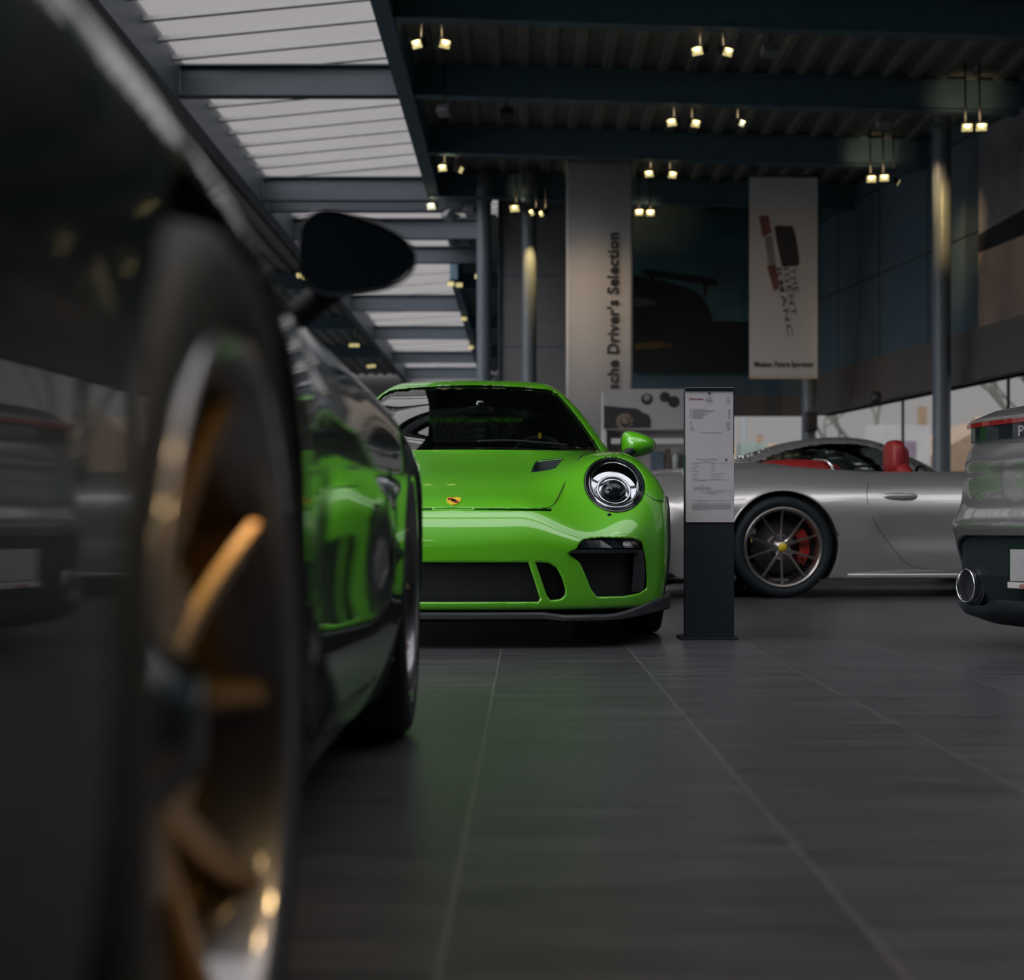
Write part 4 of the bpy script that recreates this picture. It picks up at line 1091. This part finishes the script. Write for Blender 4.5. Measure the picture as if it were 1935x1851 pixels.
# ================================================================== DISPLAY THINGS
paper = noisy(mat('white display paper', (.40, .385, .405), .45), 30, .03)
ink = noisy(mat('dark print ink', (.03, .03, .035), .6), 60, .1)
greyink = noisy(mat('grey small print', (.30, .29, .30), .6), 60, .1)
redink = noisy(mat('dark red print', (.22, .03, .05), .6), 60, .1)
st = thing('price_stand', 'slim black price stand with two white printed sheets, beside the green car', 'stand', (.800, 6.44, 0), 0)
Rl = Matrix.Rotation(rad(-.7), 4, 'Y')
def leanbox(mb, *b): return mb.box(*b)
mb = MB().box(-.108, .108, -.012, .03, .012, 1.085); o = mb.build('column_body', M['plastic'], st, bevel=.003)
mb = MB().box(-.125, .125, -.02, .16, 0, .012); mb.build('foot_plate', M['plastic'], st, bevel=.002)
mb = MB().box(-.107, .109, -.022, -.010, 1.078, 1.093); mb.build('top_clip', M['gloss_black'], st, bevel=.002)
fy = -.0135
sh1 = MB().box(-.105, .103, fy-.002, fy, .800, 1.078).build('printed_sheet', paper, st)
sh2 = MB().box(-.103, .106, fy-.004, fy-.001, .510, .803).build('printed_sheet', paper, st)
def pbar(mb, x0, x1, z, h=.0022, y=None): y = fy-.0045 if y is None else y; mb.box(x0, x1, y-.0006, y, z-h/2, z+h/2)
rnd = random.Random(4)
mb = MB()
for x0, x1, z in ((-.02, .01, 1.044), (-.02, -.002, 1.041)): pbar(mb, x0, x1, z)
for i in range(5): pbar(mb, -.012, .01+.02*rnd.random(), 1.052-.006*i, .0012, fy-.0025); pbar(mb, .072, .090, 1.050-.006*i, .0012, fy-.0025)
for i in range(10): pbar(mb, -.085, -.080, 1.000-.0044*i, .0016, fy-.0025); pbar(mb, -.074, -.04+.07*rnd.random(), 1.000-.0044*i, .0016, fy-.0025); pbar(mb, .080, .090, 1.000-.0044*i, .0016, fy-.0025)
for i in range(4): pbar(mb, -.085, -.076, .946-.005*i, .0018, fy-.0025); pbar(mb, .072, .090, .944-.005*i, .0018, fy-.0025)
for i in range(3): pbar(mb, -.085, -.068, .921-.006*i, .0018, fy-.0025); pbar(mb, .074, .090, .921-.005*i, .0022, fy-.0025)
pbar(mb, -.045, .052, .898, .0022, fy-.0025)
mb.build('small_print', greyink, sh1)
me = text_mesh('Carrera', .022, .0004, 1.15, shear=.3, ext=.0003); a_, b_ = text_width(me)
for v in me.vertices: v.co = Vector((-.088+(v.co.x-a_)*.060/(b_-a_), fy-.003-v.co.z, 1.040+v.co.y*.65))
link('heading', me, redink, sh1)
def emblem(x, z, par, s=1):
    sh = [(-.0045, .005), (.0045, .005), (.0045, -.001), (0, -.0065), (-.0045, -.001)]
    MB().prism(sh, lambda u, v: (x+u*s, fy-.0058, z+v*s), lambda u, v: (x+u*s, fy-.0030, z+v*s)).build('emblem', ink, par)
emblem(-.002, 1.068, sh1)
mb = MB()
for i in range(7): pbar(mb, -.075, -.075+.012+.02*rnd.random(), .764-.0108*i, .0020); pbar(mb, .006, .006+.016+.045*rnd.random()*(i > 3), .764-.0108*i, .0020)
for z, x0, x1 in ((.783, -.055, .033), (.775, -.03, .006), (.690, -.052, -.015), (.670, -.046, -.022), (.641, -.034, .058), (.634, -.008, .03), (.600, -.05, -.018), (.600, .042, .055)): pbar(mb, x0, x1, z, .0028)
for i in range(3): pbar(mb, -.072, .004, .662-.0036*i, .0012)
for i in range(6): pbar(mb, -.076, .092-.10*(i == 5), .586-.0042*i, .0012)
for z in (.768, .694, .648, .606, .592): pbar(mb, -.077, .094, z, .0007)
mb.build('small_print', greyink, sh2); emblem(.072, .780, sh2, .9)

def fabric(name, col): return noisy(mat(name, col, .75), 40, .05)
ban = fabric('white banner fabric', (.62, .60, .58))
# tall lettered banner
X0, X1, YBN = .543, 1.414, 19.5
t = thing('hanging_banner', "tall white banner with black sideways lettering, hanging behind the green car", 'banner', ((X0+X1)/2, YBN, 1.55))
w2 = (X1-X0)/2; H_ = 5.40-1.55
n_ = 24; V = []
for i in range(n_+1):
    x = -w2+2*w2*i/n_; yy = .010*math.cos(i/n_*PI*2)
    V += [(x, yy, 0), (x, yy, H_), (x, yy+.004, H_), (x, yy+.004, 0)]
MB().add(V, [(i*4+k, i*4+(k+1) % 4, (i+1)*4+(k+1) % 4, (i+1)*4+k) for i in range(n_) for k in range(4)]+[(3, 2, 1, 0), (n_*4, n_*4+1, n_*4+2, n_*4+3)], True).build('cloth', ban, t)
MB().tube([(-w2-.02, .002, H_), (w2+.02, .002, H_)], .018, 10).build('top_rod', S['beam'], t)
for sx in (-.35, .35): MB().tube([(sx, .003, H_), (sx, .003, H_+.24)], .004, 6).build('cord', M['plastic'], t)
MB().tube([(-w2-.02, .002, 0), (w2+.02, .002, 0)], .018, 10).build('bottom_rod', S['beam'], t)
me = text_mesh("Porsche Driver's Selection", 1.0, .032, 1.08, ext=.002); a_, b_ = text_width(me)
zt = HC+(995-440)*YBN/2800-1.55; zb = HC+(995-782)*YBN/2800-1.55      # baseline runs upward
k_ = (zt-zb)/(b_-a_); xb_ = (1168-992)*YBN/2800-(X0+X1)/2
for v in me.vertices: v.co = Vector((xb_-v.co.y*k_*1.0, -.016-v.co.z*.3, zb+(v.co.x-a_)*k_))
link('lettering', me, ink, t)
# racing art banner
Y2 = 20.0; X0, X1 = (1416-992)*Y2/2800, (1545-992)*Y2/2800; ZT, ZBm = HC+(995-333)*Y2/2800, HC+(995-711)*Y2/2800
t = thing('hanging_banner', 'small white banner with a blurred dark motor racing print, hanging in the back right', 'banner', ((X0+X1)/2, Y2, ZBm)); w2 = (X1-X0)/2; H2 = ZT-ZBm
MB().box(-w2, w2, 0, .006, 0, H2).build('cloth', ban, t)
MB().tube([(-w2-.02, .003, H2), (w2+.02, .003, H2)], .016, 10).build('top_rod', S['beam'], t)
MB().box(-w2, w2, -.006, .010, -.03, .012).build('bottom_rail', noisy(mat('warm painted rail', (.6, .5, .38), .5), 20, .05), t)
for sx in (-.35, .35): MB().tube([(sx, .003, H2), (sx, .003, H2+.46)], .004, 6).build('cord', M['plastic'], t)
def b2(px, py): return ((px-1480.5)*Y2/2800, -.003, (711-py)*Y2/2800)
def pic(par, name, polys, m, f, d=.002):
    mb = MB()
    for P in polys: mb.prism(P, lambda u, v: (f(u, v)[0], f(u, v)[1]-d, f(u, v)[2]), lambda u, v: f(u, v))
    return mb.build(name, m, par)
pic(t, 'print_block', [[(1463, 428), (1470, 426), (1497, 427), (1504, 446), (1511, 496), (1508, 502), (1478, 505), (1470, 470)]], ink, b2, .003)
pkred = noisy(mat('faded red print', (.20, .07, .07), .7), 3, .35); pkb = noisy(mat('faded blue grey print', (.22, .24, .26), .7), 3, .3)
pic(t, 'print_stripe', [[(1434, 408), (1452, 406), (1458, 440), (1441, 448)]], pkred, b2); pic(t, 'print_stripe', [[(1449, 502), (1466, 500), (1473, 545), (1462, 550)]], pkred, b2)
pic(t, 'print_stripe', [[(1445, 448), (1459, 444), (1466, 500), (1452, 502)]], pkb, b2)
for (txt, px, py, ln) in (('THE', 1506, 507, 46), ('IGENT', 1494, 507, 92), ('RMANC', 1480, 507, 130)):
    me = text_mesh(txt, 1.0, .02, 1.2, ext=.001); a_, b_ = text_width(me); k_ = ln*Y2/2800/(b_-a_); th = rad(-80)
    for v in me.vertices:
        u = (v.co.x-a_)*k_; q = v.co.y*.105*1.0; o0 = b2(px, py)
        v.co = Vector((o0[0]+u*math.cos(th)-q*math.sin(th)-.10, -.0035-v.co.z, o0[2]+u*math.sin(th)+q*math.cos(th)))
    link('print_lettering', me, noisy(mat('blue grey lettering', (.10, .11, .13), .7), 20, .1), t)
me = text_mesh('Mission: Future Sportscar', 1.0, .04, 1.05, ext=.001); a_, b_ = text_width(me); k_ = (1537-1424)*Y2/2800/(b_-a_)
for v in me.vertices: v.co = Vector((b2(1425, 0)[0]+(v.co.x-a_)*k_, -.003-v.co.z, b2(0, 693)[2]+v.co.y*k_*1.4))
link('lettering', me, ink, t)
# big wall poster: dark car with a rear wing under a teal sky
YP = 22.93; X0, X1 = (1196-992)*YP/2800, 4.15; Z0, Z1 = HC+(995-706)*YP/2800, HC+(995-400)*YP/2800
t = thing('wall_poster', 'large dark poster of a winged sports car under a teal sky on the back wall', 'poster', ((X0+X1)/2, YP, Z0)); w2 = (X1-X0)/2
pm = mat('teal evening sky print', (.02, .05, .06), .5); nt = pm.node_tree; b = nt.nodes['Principled BSDF']
tc = nt.nodes.new('ShaderNodeTexCoord'); mp = nt.nodes.new('ShaderNodeMapping'); mp.inputs['Scale'].default_value = (.6, 1, 2.2); mp.inputs['Rotation'].default_value = (0, .12, 0)
n = nt.nodes.new('ShaderNodeTexNoise'); n.inputs['Scale'].default_value = 1.3; n.inputs['Detail'].default_value = 4; r = nt.nodes.new('ShaderNodeValToRGB')
r.color_ramp.elements[0].position = .35; r.color_ramp.elements[1].position = .7; r.color_ramp.elements[0].color = (.03, .07, .085, 1); r.color_ramp.elements[1].color = (.06, .15, .16, 1)
nt.links.new(tc.outputs['Object'], mp.inputs[0]); nt.links.new(mp.outputs[0], n.inputs[0]); nt.links.new(n.outputs[0], r.inputs[0]); nt.links.new(r.outputs[0], b.inputs['Base Color'])
MB().box(-w2, w2, -.02, .03, 0, Z1-Z0).build('print', pm, t)
cxp = (X0+X1)/2
def pp(px, py): return ((px-992)*YP/2800-cxp, -.021, HC+(995-py)*YP/2800-Z0)
pic(t, 'printed_ground', [[(1196, 640), (1250, 625), (1340, 606), (1500, 610), (1500, 705), (1196, 705)]], noisy(mat('dark ground print', (.006, .008, .010), .6), 4, .3), pp, .002)
pic(t, 'printed_car', [[(1196, 520), (1225, 525), (1260, 532), (1300, 545), (1325, 558), (1338, 580), (1346, 600), (1340, 640), (1196, 660)], [(1211, 510), (1222, 509), (1350, 526), (1356, 531), (1353, 541), (1215, 520)], [(1222, 515), (1230, 516), (1240, 532), (1232, 532)], [(1328, 530), (1335, 532), (1336, 560), (1330, 560)]], noisy(mat('dark car print', (.004, .005, .007), .5), 5, .3), pp, .005)
pic(t, 'printed_highlight', [[(1197, 562), (1235, 566), (1240, 576), (1197, 580)]], noisy(mat('dull highlight print', (.05, .05, .045), .6), 4, .3), pp, .007)
pic(t, 'printed_field', [[(1198, 650), (1240, 645), (1270, 650), (1268, 655), (1200, 662)]], noisy(mat('ochre print', (.09, .06, .012), .6), 6, .5), pp, .007)
# posters high on the right wall
YW = 15.6; 
t = thing('wall_poster', 'tall dusky poster with two pale bands high on the right wall at the frame edge', 'poster', (0, 0, 0)); t.parent = None
t.location = RW.location + (Matrix.Rotation(ang, 3, 'Z') @ Vector((-.03, -5.55, 0))); t.rotation_euler = (0, 0, ang)
d1 = noisy(mat('dusky sky print', (.13, .13, .15), .55), .9, .7); d2 = noisy(mat('dusky sand print', (.28, .21, .17), .55), .9, .4)
MB().box(-.03, .0, -2.6, 0, 2.70, 5.15).build('print', d1, t)
mb = MB(); mb.prism([(-2.6, 3.72), (0, 3.72), (0, 3.94), (-2.6, 4.10)], lambda u, v: (-.034, u, v), lambda u, v: (-.03, u, v)); mb.build('printed_band', M['under'], t)
mb = MB(); mb.prism([(-2.6, 2.74), (0, 2.74), (0, 3.72), (-2.6, 3.72)], lambda u, v: (-.036, u, v), lambda u, v: (-.03, u, v)); mb.build('printed_band', d2, t)
# display cabinet
YC = 18.0; K_ = YC/2800
def cx_(px): return (px-992)*K_
def cz_(py): return HC+(995-py)*K_
t = thing('display_cabinet', 'white shop display cabinet with a car picture on top, behind the green car', 'cabinet', (cx_(1140), YC, 0))
wC = cx_(1376)-cx_(1140); zt_ = cz_(735)
whitec = noisy(mat('white lacquered cabinet', (.66, .64, .63), .4), 10, .04); lit_tint = noisy(mat('pale warm wood', (.52, .40, .22), .5), 6, .15, 0, (1, 12, 1))
mb = MB(); mb.box(0, wC, .0, .5, cz_(812), cz_(818)+.05); mb.build('shelf', whitec, t)
cb = MB(); cb.box(0, wC, .42, .46, 0, zt_); cb.box(0, .04, .02, .42, 0, cz_(812)); cb.box(wC-.04, wC, .02, .42, 0, cz_(812)); cb.build('carcass', whitec, t)
MB().box(.04, wC-.04, .02, .42, cz_(905), cz_(893)).build('shelf', lit_tint, t)  # yellowish lighting put into the lower shelf's colour
MB().box(.1, wC-.04, .01, .06, cz_(838), cz_(828)).build('light_rail', whitec, t)
MB().box(.04, wC-.04, .0, .42, 0, cz_(905)).build('drawer_base', M['plastic'], t, bevel=.01)
panel = MB().box(.0, wC, -.01, .02, cz_(811), zt_).build('picture_panel', noisy(mat('picture panel grey', (.42, .40, .40), .5), 3, .08), t)
def cp_(px, py): return (cx_(px)-cx_(1140), -.011, cz_(py))
pic(panel, 'pictured_car', [[(1141, 766), (1160, 768), (1205, 772), (1216, 780), (1226, 784), (1230, 795), (1229, 808), (1141, 810)]], ink, cp_, .004)
pic(panel, 'pictured_wheel', [[(1180+15.5*math.cos(2*PI*k/24), 796+15*math.sin(2*PI*k/24)) for k in range(24)]], noisy(mat('bronze grey print', (.26, .19, .14), .5), 40, .3), cp_, .006)
pic(panel, 'pictured_wheel_gap', [[(1180+5+12*math.cos(a0)+ (0), 796+12*math.sin(a0)), (1180+3.5*math.cos(a0+.3)+0, 796+3.5*math.sin(a0+.3)), (1180+12*math.cos(a0+.75), 796+12*math.sin(a0+.75))] for a0 in [2*PI*k/7 for k in range(7)]], ink, cp_, .008)
for (px, py, r_, mm) in ((1222, 754, 11, ink), (1222, 751, 6, greyink), (1256, 750, 10, ink), (1273, 759, 11, ink)):
    pic(panel, 'pictured_cap', [[(px+r_*math.cos(2*PI*k/20), py+r_*math.sin(2*PI*k/20)) for k in range(20)]], mm, cp_, .004 if r_ > 8 else .006)
# goods on the cabinet shelf
zs = cz_(893)
gx = cx_(1140)
def boxthing(px, w_, d_, h_, m_, label):
    o = MB().box(-w_/2, w_/2, -d_/2, d_/2, 0, h_).build('merchandise_box', m_, bevel=.006); o.location = (cx_(px), YC+.2, zs); tag(o, label, 'box', 'goods on the display cabinet shelf')
boxthing(1165, .12, .14, .26, noisy(mat('orange card', (.40, .16, .07), .6), 8, .1), 'small orange box on the cabinet shelf, left of the green mirror')
boxthing(1244, .16, .15, .27, noisy(mat('blue grey card', (.10, .13, .17), .6), 8, .2), 'blue-grey box on the cabinet shelf, right of the green mirror')
boxthing(1264, .06, .10, .30, noisy(mat('brown card', (.14, .11, .09), .6), 8, .2), 'narrow brown box between the blue-grey box and the pale jar')
o = MB().lathe([(0, .0005), (0, .045), (.20, .05), (.24, .04), (.25, .0005)], 24, 'z').build('jar', noisy(mat('pale glass jar', (.40, .45, .42), .3), 10, .05)); o.location = (cx_(1280), YC+.2, zs); tag(o, 'pale cylindrical jar on the cabinet shelf near the price stand', 'jar', 'goods on the display cabinet shelf')
boxthing(1298, .08, .12, .22, noisy(mat('dark green card', (.02, .06, .04), .6), 8, .2), 'dark green box on the cabinet shelf half hidden by the price stand')

# ceiling spotlights
lampY = mat('warm lamp face', (.8, .7, .4), .5, emis=(1.0, .84, .36), estr=2.6)
lampW = mat('cooler lamp face', (.8, .8, .6), .5, emis=(1.0, .95, .66), estr=2.6)
for m_ in (lampY, lampW): noisy(m_, 20, .05)
lampoff = noisy(mat('unlit lamp face', (.25, .26, .27), .4), 20, .05)
housing = noisy(mat('black lamp housing', (.03, .032, .036), .45), 20, .1)
hgrey = noisy(mat('light grey lamp housing', (.25, .26, .28), .45), 20, .1)
_lm = {}
def lamp_meshes():
    if _lm: return
    a = MB().box(-.065, .065, -.05, .05, 0, .085); a.box(-.072, .072, -.056, -.046, -.006, .091) if 0 else None
    o = a.build('h', housing, bevel=.008); _lm['housing'] = o.data; bpy.data.objects.remove(o)
    f = MB()
    for i in (0, 1):
        for j in (0, 1): f.box(-.056+.058*i, -.056+.058*i+.052, -.055, -.049, .006+.040*j, .006+.040*j+.034)
    o = f.build('f', lampY, bevel=0); _lm['face'] = o.data; bpy.data.objects.remove(o)
def lamp(px, py, yaw, label, zoff=4.62, face=None, down=-28, group='ceiling spotlights', hs=None, size=1.0, power=0, stem=.30):
    lamp_meshes(); Y = 2800*zoff/(995-py); X = (px-992)*Y/2800
    t = thing('spotlight', label, 'ceiling lamp', (X, Y, HC+zoff), 0, group)
    R = Matrix.Rotation(rad(yaw), 4, 'Z') @ Matrix.Rotation(rad(-down), 4, 'X')
    for nm, m_ in (('housing', hs or housing), ('light_face', face or lampY)):
        me = _lm['housing' if nm == 'housing' else 'face']; mk = me if (m_ in (housing, lampY)) else me.copy()
        if mk is not me: mk.materials.clear(); mk.materials.append(m_)
        o = link(nm, mk, None, t); o.matrix_local = Matrix.Translation((0, 0, -.04)) @ R @ Matrix.Scale(size, 4)
    z0 = HC+zoff
    top = ZB+.45 if (Y > 24.9 and X > -1.42) else (ZB+.35 if X < -3.95 else (ZB-.02 if (X < -1.24 and (Y < 21.6 or (Y > 28.6 and X > -1.46))) else ZB+.40-(X+1.32)*.03))
    stem = top-z0+.01
    MB().tube([(0, .03, .03), (0, .045, stem)], .011, 8).build('bracket', housing, t)
    if power:
        ld = bpy.data.lights.new('spot', 'SPOT'); ld.energy = power; ld.color = (1, .72, .38); ld.spot_size = rad(60); ld.spot_blend = .9; ld.shadow_soft_size = .06
        lo = bpy.data.objects.new('lamp_light', ld); COL.objects.link(lo); lo.parent = t
        lo.matrix_local = Matrix.Translation((0, 0, -.0)) @ R @ Matrix.Translation((0, -.09, .04)) @ Matrix.Rotation(rad(90), 4, 'X') @ Matrix.Rotation(0, 4, 'Y')
    return t
PW = 60
lamp(796, 82, -35, 'lit spotlight, left one of the near pair by the skylight edge', power=PW)
lamp(834, 82, 35, 'lit spotlight, right one of the near pair by the skylight edge', power=PW)
lamp(1324, 95, -35, 'lit spotlight, left one of the near pair in the middle of the dark ceiling', power=PW)
lamp(1367, 97, 35, 'lit spotlight, right one of the near pair in the middle of the dark ceiling', power=PW)
lamp(1274, 230, -30, 'lit spotlight, left one of the pair behind the second roof beam', power=PW)
lamp(1308, 232, 30, 'lit spotlight, right one of the pair behind the second roof beam', power=PW)
lamp(1394, 230, 50, 'lit single pale spotlight behind the second roof beam', face=lampW, size=.85, power=PW)
lamp(840, 316, -20, 'lit spotlight by the skylight edge, left of the tall white banner', power=PW)
lamp(862, 318, 75, 'turned-away spotlight close beside the lit one left of the white banner')
lamp(1230, 327, -25, 'lit spotlight, left one of the pair right of the tall white banner', power=PW)
lamp(1266, 329, 25, 'lit spotlight, right one of the pair right of the tall white banner', power=PW)
for px, py, l in ((1826, 240, 'lit spotlight, left one of the pair at the right column'), (1853, 239, 'lit spotlight, right one of the pair at the right column')): lamp(px, py, -8, l, zoff=4.30, size=1.0, power=PW, stem=.4)
for px, py, l in ((1646, 337, 'lit spotlight, left one of the pair right of the small racing banner'), (1670, 335, 'lit spotlight, right one of the pair right of the small racing banner')): lamp(px, py, -8, l, zoff=4.36, size=1.0, power=PW, stem=.4)
lamp(1690, 341, 80, 'side-on spotlight just right of the pair by the small racing banner', zoff=4.36, face=lampY, size=.8, stem=.4)
lamp(976, 393, -20, 'lit spotlight above the left grey wall panels', zoff=4.55, size=1.2, power=PW)
lamp(1013, 399, -70, 'lit slim spotlight shining on the round column, left of two', zoff=4.45, power=PW)
lamp(1031, 401, -70, 'lit slim spotlight shining on the wall panels, right of two', zoff=4.45, power=PW)
lamp(1208, 403, -5, 'lit slim spotlight, left of two beside the white banner edge', zoff=4.5, down=-5, power=PW)
lamp(1229, 404, -5, 'lit slim spotlight, right of two beside the white banner edge', zoff=4.5, down=-5, power=PW)
lamp(818, 389, -15, 'pale lit spotlight hanging at the far end of the dark edge beam', zoff=4.66, face=lampW, size=1.1, power=PW)
lamp(845, 410, 120, 'light grey spotlight turned away under the wide skylight', zoff=4.6, hs=hgrey, face=lampoff, size=1.5)
lamp(888, 398, 150, 'light grey spotlight turned away beside the window strip column', zoff=4.6, hs=hgrey, face=lampoff, size=1.4)
for (px, py, yw, l, tgt, e) in ((838, 208, 160, 'unlit-looking grey spotlight turned away near the skylight edge', (1.0, 19.5, 3.2), 0), (957, 215, 175, 'dark spotlight turned away between the two near roof beams, left of centre', (.97, 19.5, 3.1), 1),
        (1455, 95, 185, 'grey spotlight turned away at the near beam, right of the middle pair', (3.5, 20, 3.2), 1), (1670, 232, 180, 'dark spotlight turned away under the second roof beam at the right', (4.9, 17.5, 4.4), 0)):
    t = lamp(px, py, yw, l, hs=hgrey if e == 0 or px == 1455 else None, face=lampY if 0 else lampoff, size=1.15)
    ld = bpy.data.lights.new('spot', 'SPOT'); ld.energy = 230 if e < 2 and px != 1455 else 200; ld.color = (1, .68, .36); ld.spot_size = rad(38); ld.spot_blend = 1; ld.shadow_soft_size = .05
    lo = bpy.data.objects.new('lamp_light', ld); COL.objects.link(lo); lo.parent = t
    d = (Vector(tgt)-t.location).normalized(); lo.location = d*.12; lo.rotation_euler = d.to_track_quat('-Z', 'Y').to_euler()
for (px, py, l) in ((852, 535, 'far lit spotlight at the dark strip left of the column, nearest left'), (868, 537, 'far lit spotlight at the dark strip left of the column, nearest right'), (904, 521, 'far lit spotlight touching the column by the window strip'),
        (877, 601, 'far lit spotlight on the second dark bay left of the column'), (890, 655, 'far small lit spotlight low on the dark strip left of the column'),
        (568, 519, 'far lit spotlight left of the black mirror, upper left of a pair'), (580, 522, 'far lit spotlight left of the black mirror, upper right of a pair'), (665, 651, 'far lit spotlight below the black mirror, left of the upper pair'), (675, 651, 'far lit spotlight below the black mirror, right of the upper pair'),
        (698, 691, 'far lit spotlight, left of the lower pair above the black car'), (706, 690, 'far lit spotlight, right of the lower pair above the black car')):
    lamp(px, py, 0, l, zoff=4.72, size=1.1, face=lampY, stem=.12)
# unseen spotlights added to throw warm light on the black car's near wheel
for i, (x, y) in enumerate(((3.2, 1.6), (5.6, 1.2), (3.0, -1.6))):
    t = lamp(992+x*2800/y if y > 0 else 992, 995-2800*4.62/abs(y), 0, ('unseen spotlight added for the black car wheel, first in from the skylight', 'unseen spotlight added for the black car wheel, farther right of two', 'unseen spotlight added behind the viewer for the black car wheel')[i], group='ceiling spotlights')
    t.location = (x, y, HC+4.62)
    ld = bpy.data.lights.new('spot', 'SPOT'); ld.energy = (500, 1300, 150)[i]; ld.color = (1, .66, .30); ld.spot_size = rad(24); ld.spot_blend = 1; ld.shadow_soft_size = .25
    lo = bpy.data.objects.new('lamp_light', ld); COL.objects.link(lo); lo.parent = t; d = (Vector((-.25, 1.15, .35))-t.location).normalized(); lo.location = d*.12; lo.rotation_euler = d.to_track_quat('-Z', 'Y').to_euler()
# warm light on the columns
for i, (x, y, z) in enumerate(((.062, 21.3, 4.2), (4.92, 17.5, 4.2))):
    ld = bpy.data.lights.new('spot', 'SPOT'); ld.energy = 520; ld.color = (1, .66, .25); ld.spot_size = rad(40); ld.spot_blend = 1; ld.shadow_soft_size = .03
    src = [o for o in bpy.data.objects if o.get('label', '').startswith(('lit slim spotlight shining on the round column', 'lit spotlight, left one of the pair at the right column')[i])][0]
    lo = bpy.data.objects.new('lamp_light', ld); COL.objects.link(lo); lo.parent = src; lo.location = (-.02, -.06, -.12)
    d = (Vector((x, y, z))-src.location).normalized(); lo.rotation_euler = d.to_track_quat('-Z', 'Y').to_euler()

# ================================================================== OUTSIDE
brick = noisy(mat('terracotta roof tiles', (.17, .115, .075), .85), 3, .15); render_w = noisy(mat('pale house render', (.26, .255, .25), .85), 2, .08); bark = noisy(mat('grey bark', (.08, .075, .065), .9), 8, .2)
def house(x, y, w_, d_, h_, rh, label, ridge='x', wallm=None):
    t = thing('house', label, 'house', (x, y, -.105)); b = MB().box(-w_/2, w_/2, -d_/2, d_/2, 0, h_).build('walls', wallm or render_w, t)
    o = .3
    if ridge == 'x': P = [(-w_/2-o, -d_/2-o, h_), (w_/2+o, -d_/2-o, h_), (w_/2+o, d_/2+o, h_), (-w_/2-o, d_/2+o, h_), (-w_/2-o, 0, h_+rh), (w_/2+o, 0, h_+rh)]; Fc = [(0, 1, 5, 4), (2, 3, 4, 5), (0, 4, 3), (1, 2, 5), (3, 2, 1, 0)]
    else: P = [(-w_/2-o, -d_/2-o, h_), (w_/2+o, -d_/2-o, h_), (w_/2+o, d_/2+o, h_), (-w_/2-o, d_/2+o, h_), (0, -d_/2-o, h_+rh), (0, d_/2+o, h_+rh)]; Fc = [(0, 3, 5, 4), (1, 4, 5, 2), (0, 4, 1), (2, 5, 3), (3, 2, 1, 0)]
    MB().add(P, Fc).build('roof', brick, t)
    MB().box(-w_*.3, -w_*.3+.3, -.15, .15, h_+rh*.4, h_+rh+.6).build('chimney', brick, t)
    for k in range(2): MB().box(-w_*.3+k*w_*.4, -w_*.3+k*w_*.4+1, -d_/2-.03, -d_/2+.01, h_*.45, h_*.8).build('window', M['gloss_black'], t)
house(17.5, 58, 7, 8, 2.6, 2.1, 'pale house with an orange tiled gable roof seen through the right window wall', 'y')
house(27, 70, 11, 9, 3.2, 2.6, 'farther house with a wide orange roof right of the thick column', 'x')
house(9.6, 70, 5, 8, 2.9, 1.6, 'small house with orange roof seen through the back window left of the dim column', 'x')
house(15.6, 90, 5, 8, 3.8, 1.8, 'distant gabled house seen above the roof of the silver coupe', 'y')
def tree(x, y, h_, seed, label):
    r = random.Random(seed); mb = MB()
    def br(p, d, L, rr, dep):
        P = [p]; q = p.copy(); dd = d.copy()
        for i in range(3): dd = (dd+Vector((r.uniform(-.18, .18), r.uniform(-.18, .18), r.uniform(-.02, .14)))).normalized(); q = q+dd*L/3; P.append(q.copy())
        mb.tube(P, [rr, rr*.88, rr*.76, rr*.62], 5, cap=False)
        if dep == 0: return
        for k in range(3 if dep > 1 else 4):
            nd = (dd+Vector((r.uniform(-.8, .8), r.uniform(-.8, .8), r.uniform(-.1, .5)))).normalized(); br(P[3] if k else P[2], nd, L*r.uniform(.62, .82), rr*.55, dep-1)
    br(Vector((0, 0, 0)), Vector((0, 0, 1)), h_*.36, h_*.022, 5)
    o = mb.build('bare_tree', bark); o.location = (x, y, -.105); tag(o, label, 'tree')
tree(11.9, 49, 8, 1, 'bare leafless tree between the two right columns outside the glass')
tree(16.2, 47, 9, 5, 'bare leafless tree right of the thick column outside the glass')
tree(13.9, 40, 7.5, 9, 'slim bare tree just right of the thick column, upper branches only')
t = thing('sign_box', 'pale rectangular outdoor sign on posts with a small dark picture, seen through the glass', 'sign', (11.55, 46, -.105))
MB().box(-1.0, 1.0, -.1, .1, 2.2, 3.75).build('board', render_w, t); MB().box(-.1, .55, -.13, -.1, 2.75, 3.25).build('picture', noisy(mat('muted purple print', (.12, .09, .13), .6), 4, .2), t)
for sx in (-.8, .8): MB().box(sx-.05, sx+.05, -.05, .05, 0, 2.2).build('leg', S['beam'], t)
t = thing('kiosk', 'small green and orange kiosk outside the back window beside the price stand', 'kiosk', (6.6, 42, -.105))
MB().box(-.55, .2, -.5, .5, 0, 2.95).build('body', noisy(mat('grey green kiosk', (.20, .25, .22), .6), 3, .2), t); MB().box(-.2, .45, -.53, -.48, 1.2, 2.5).build('panel', noisy(mat('orange panel', (.4, .22, .1), .6), 3, .2), t)
o = MB().lathe([(0, .05), (6.5, .035), (6.5, .0005)], 12, 'z').build('lamp_post', S['column']); o.location = (7.4, 50, -.105); tag(o, 'slim grey lamp post outside between the columns', 'lamp post')
# small camera and box on wall
o = MB().ell((0, 0, 0), (.08, .08, .09), 1).build('security_camera', housing); o.location = (4.62, 19.5, WH-.03); tag(o, 'small black dome camera under the window head in the far right corner', 'camera')
t = MB().box(-.08, .08, -.08, .08, -.14, .14).build('speaker_box', housing, bevel=.02); t.location = (4.06, 21.02, 1.98); tag(t, 'black box fixed on the dim far column at window height', 'speaker')
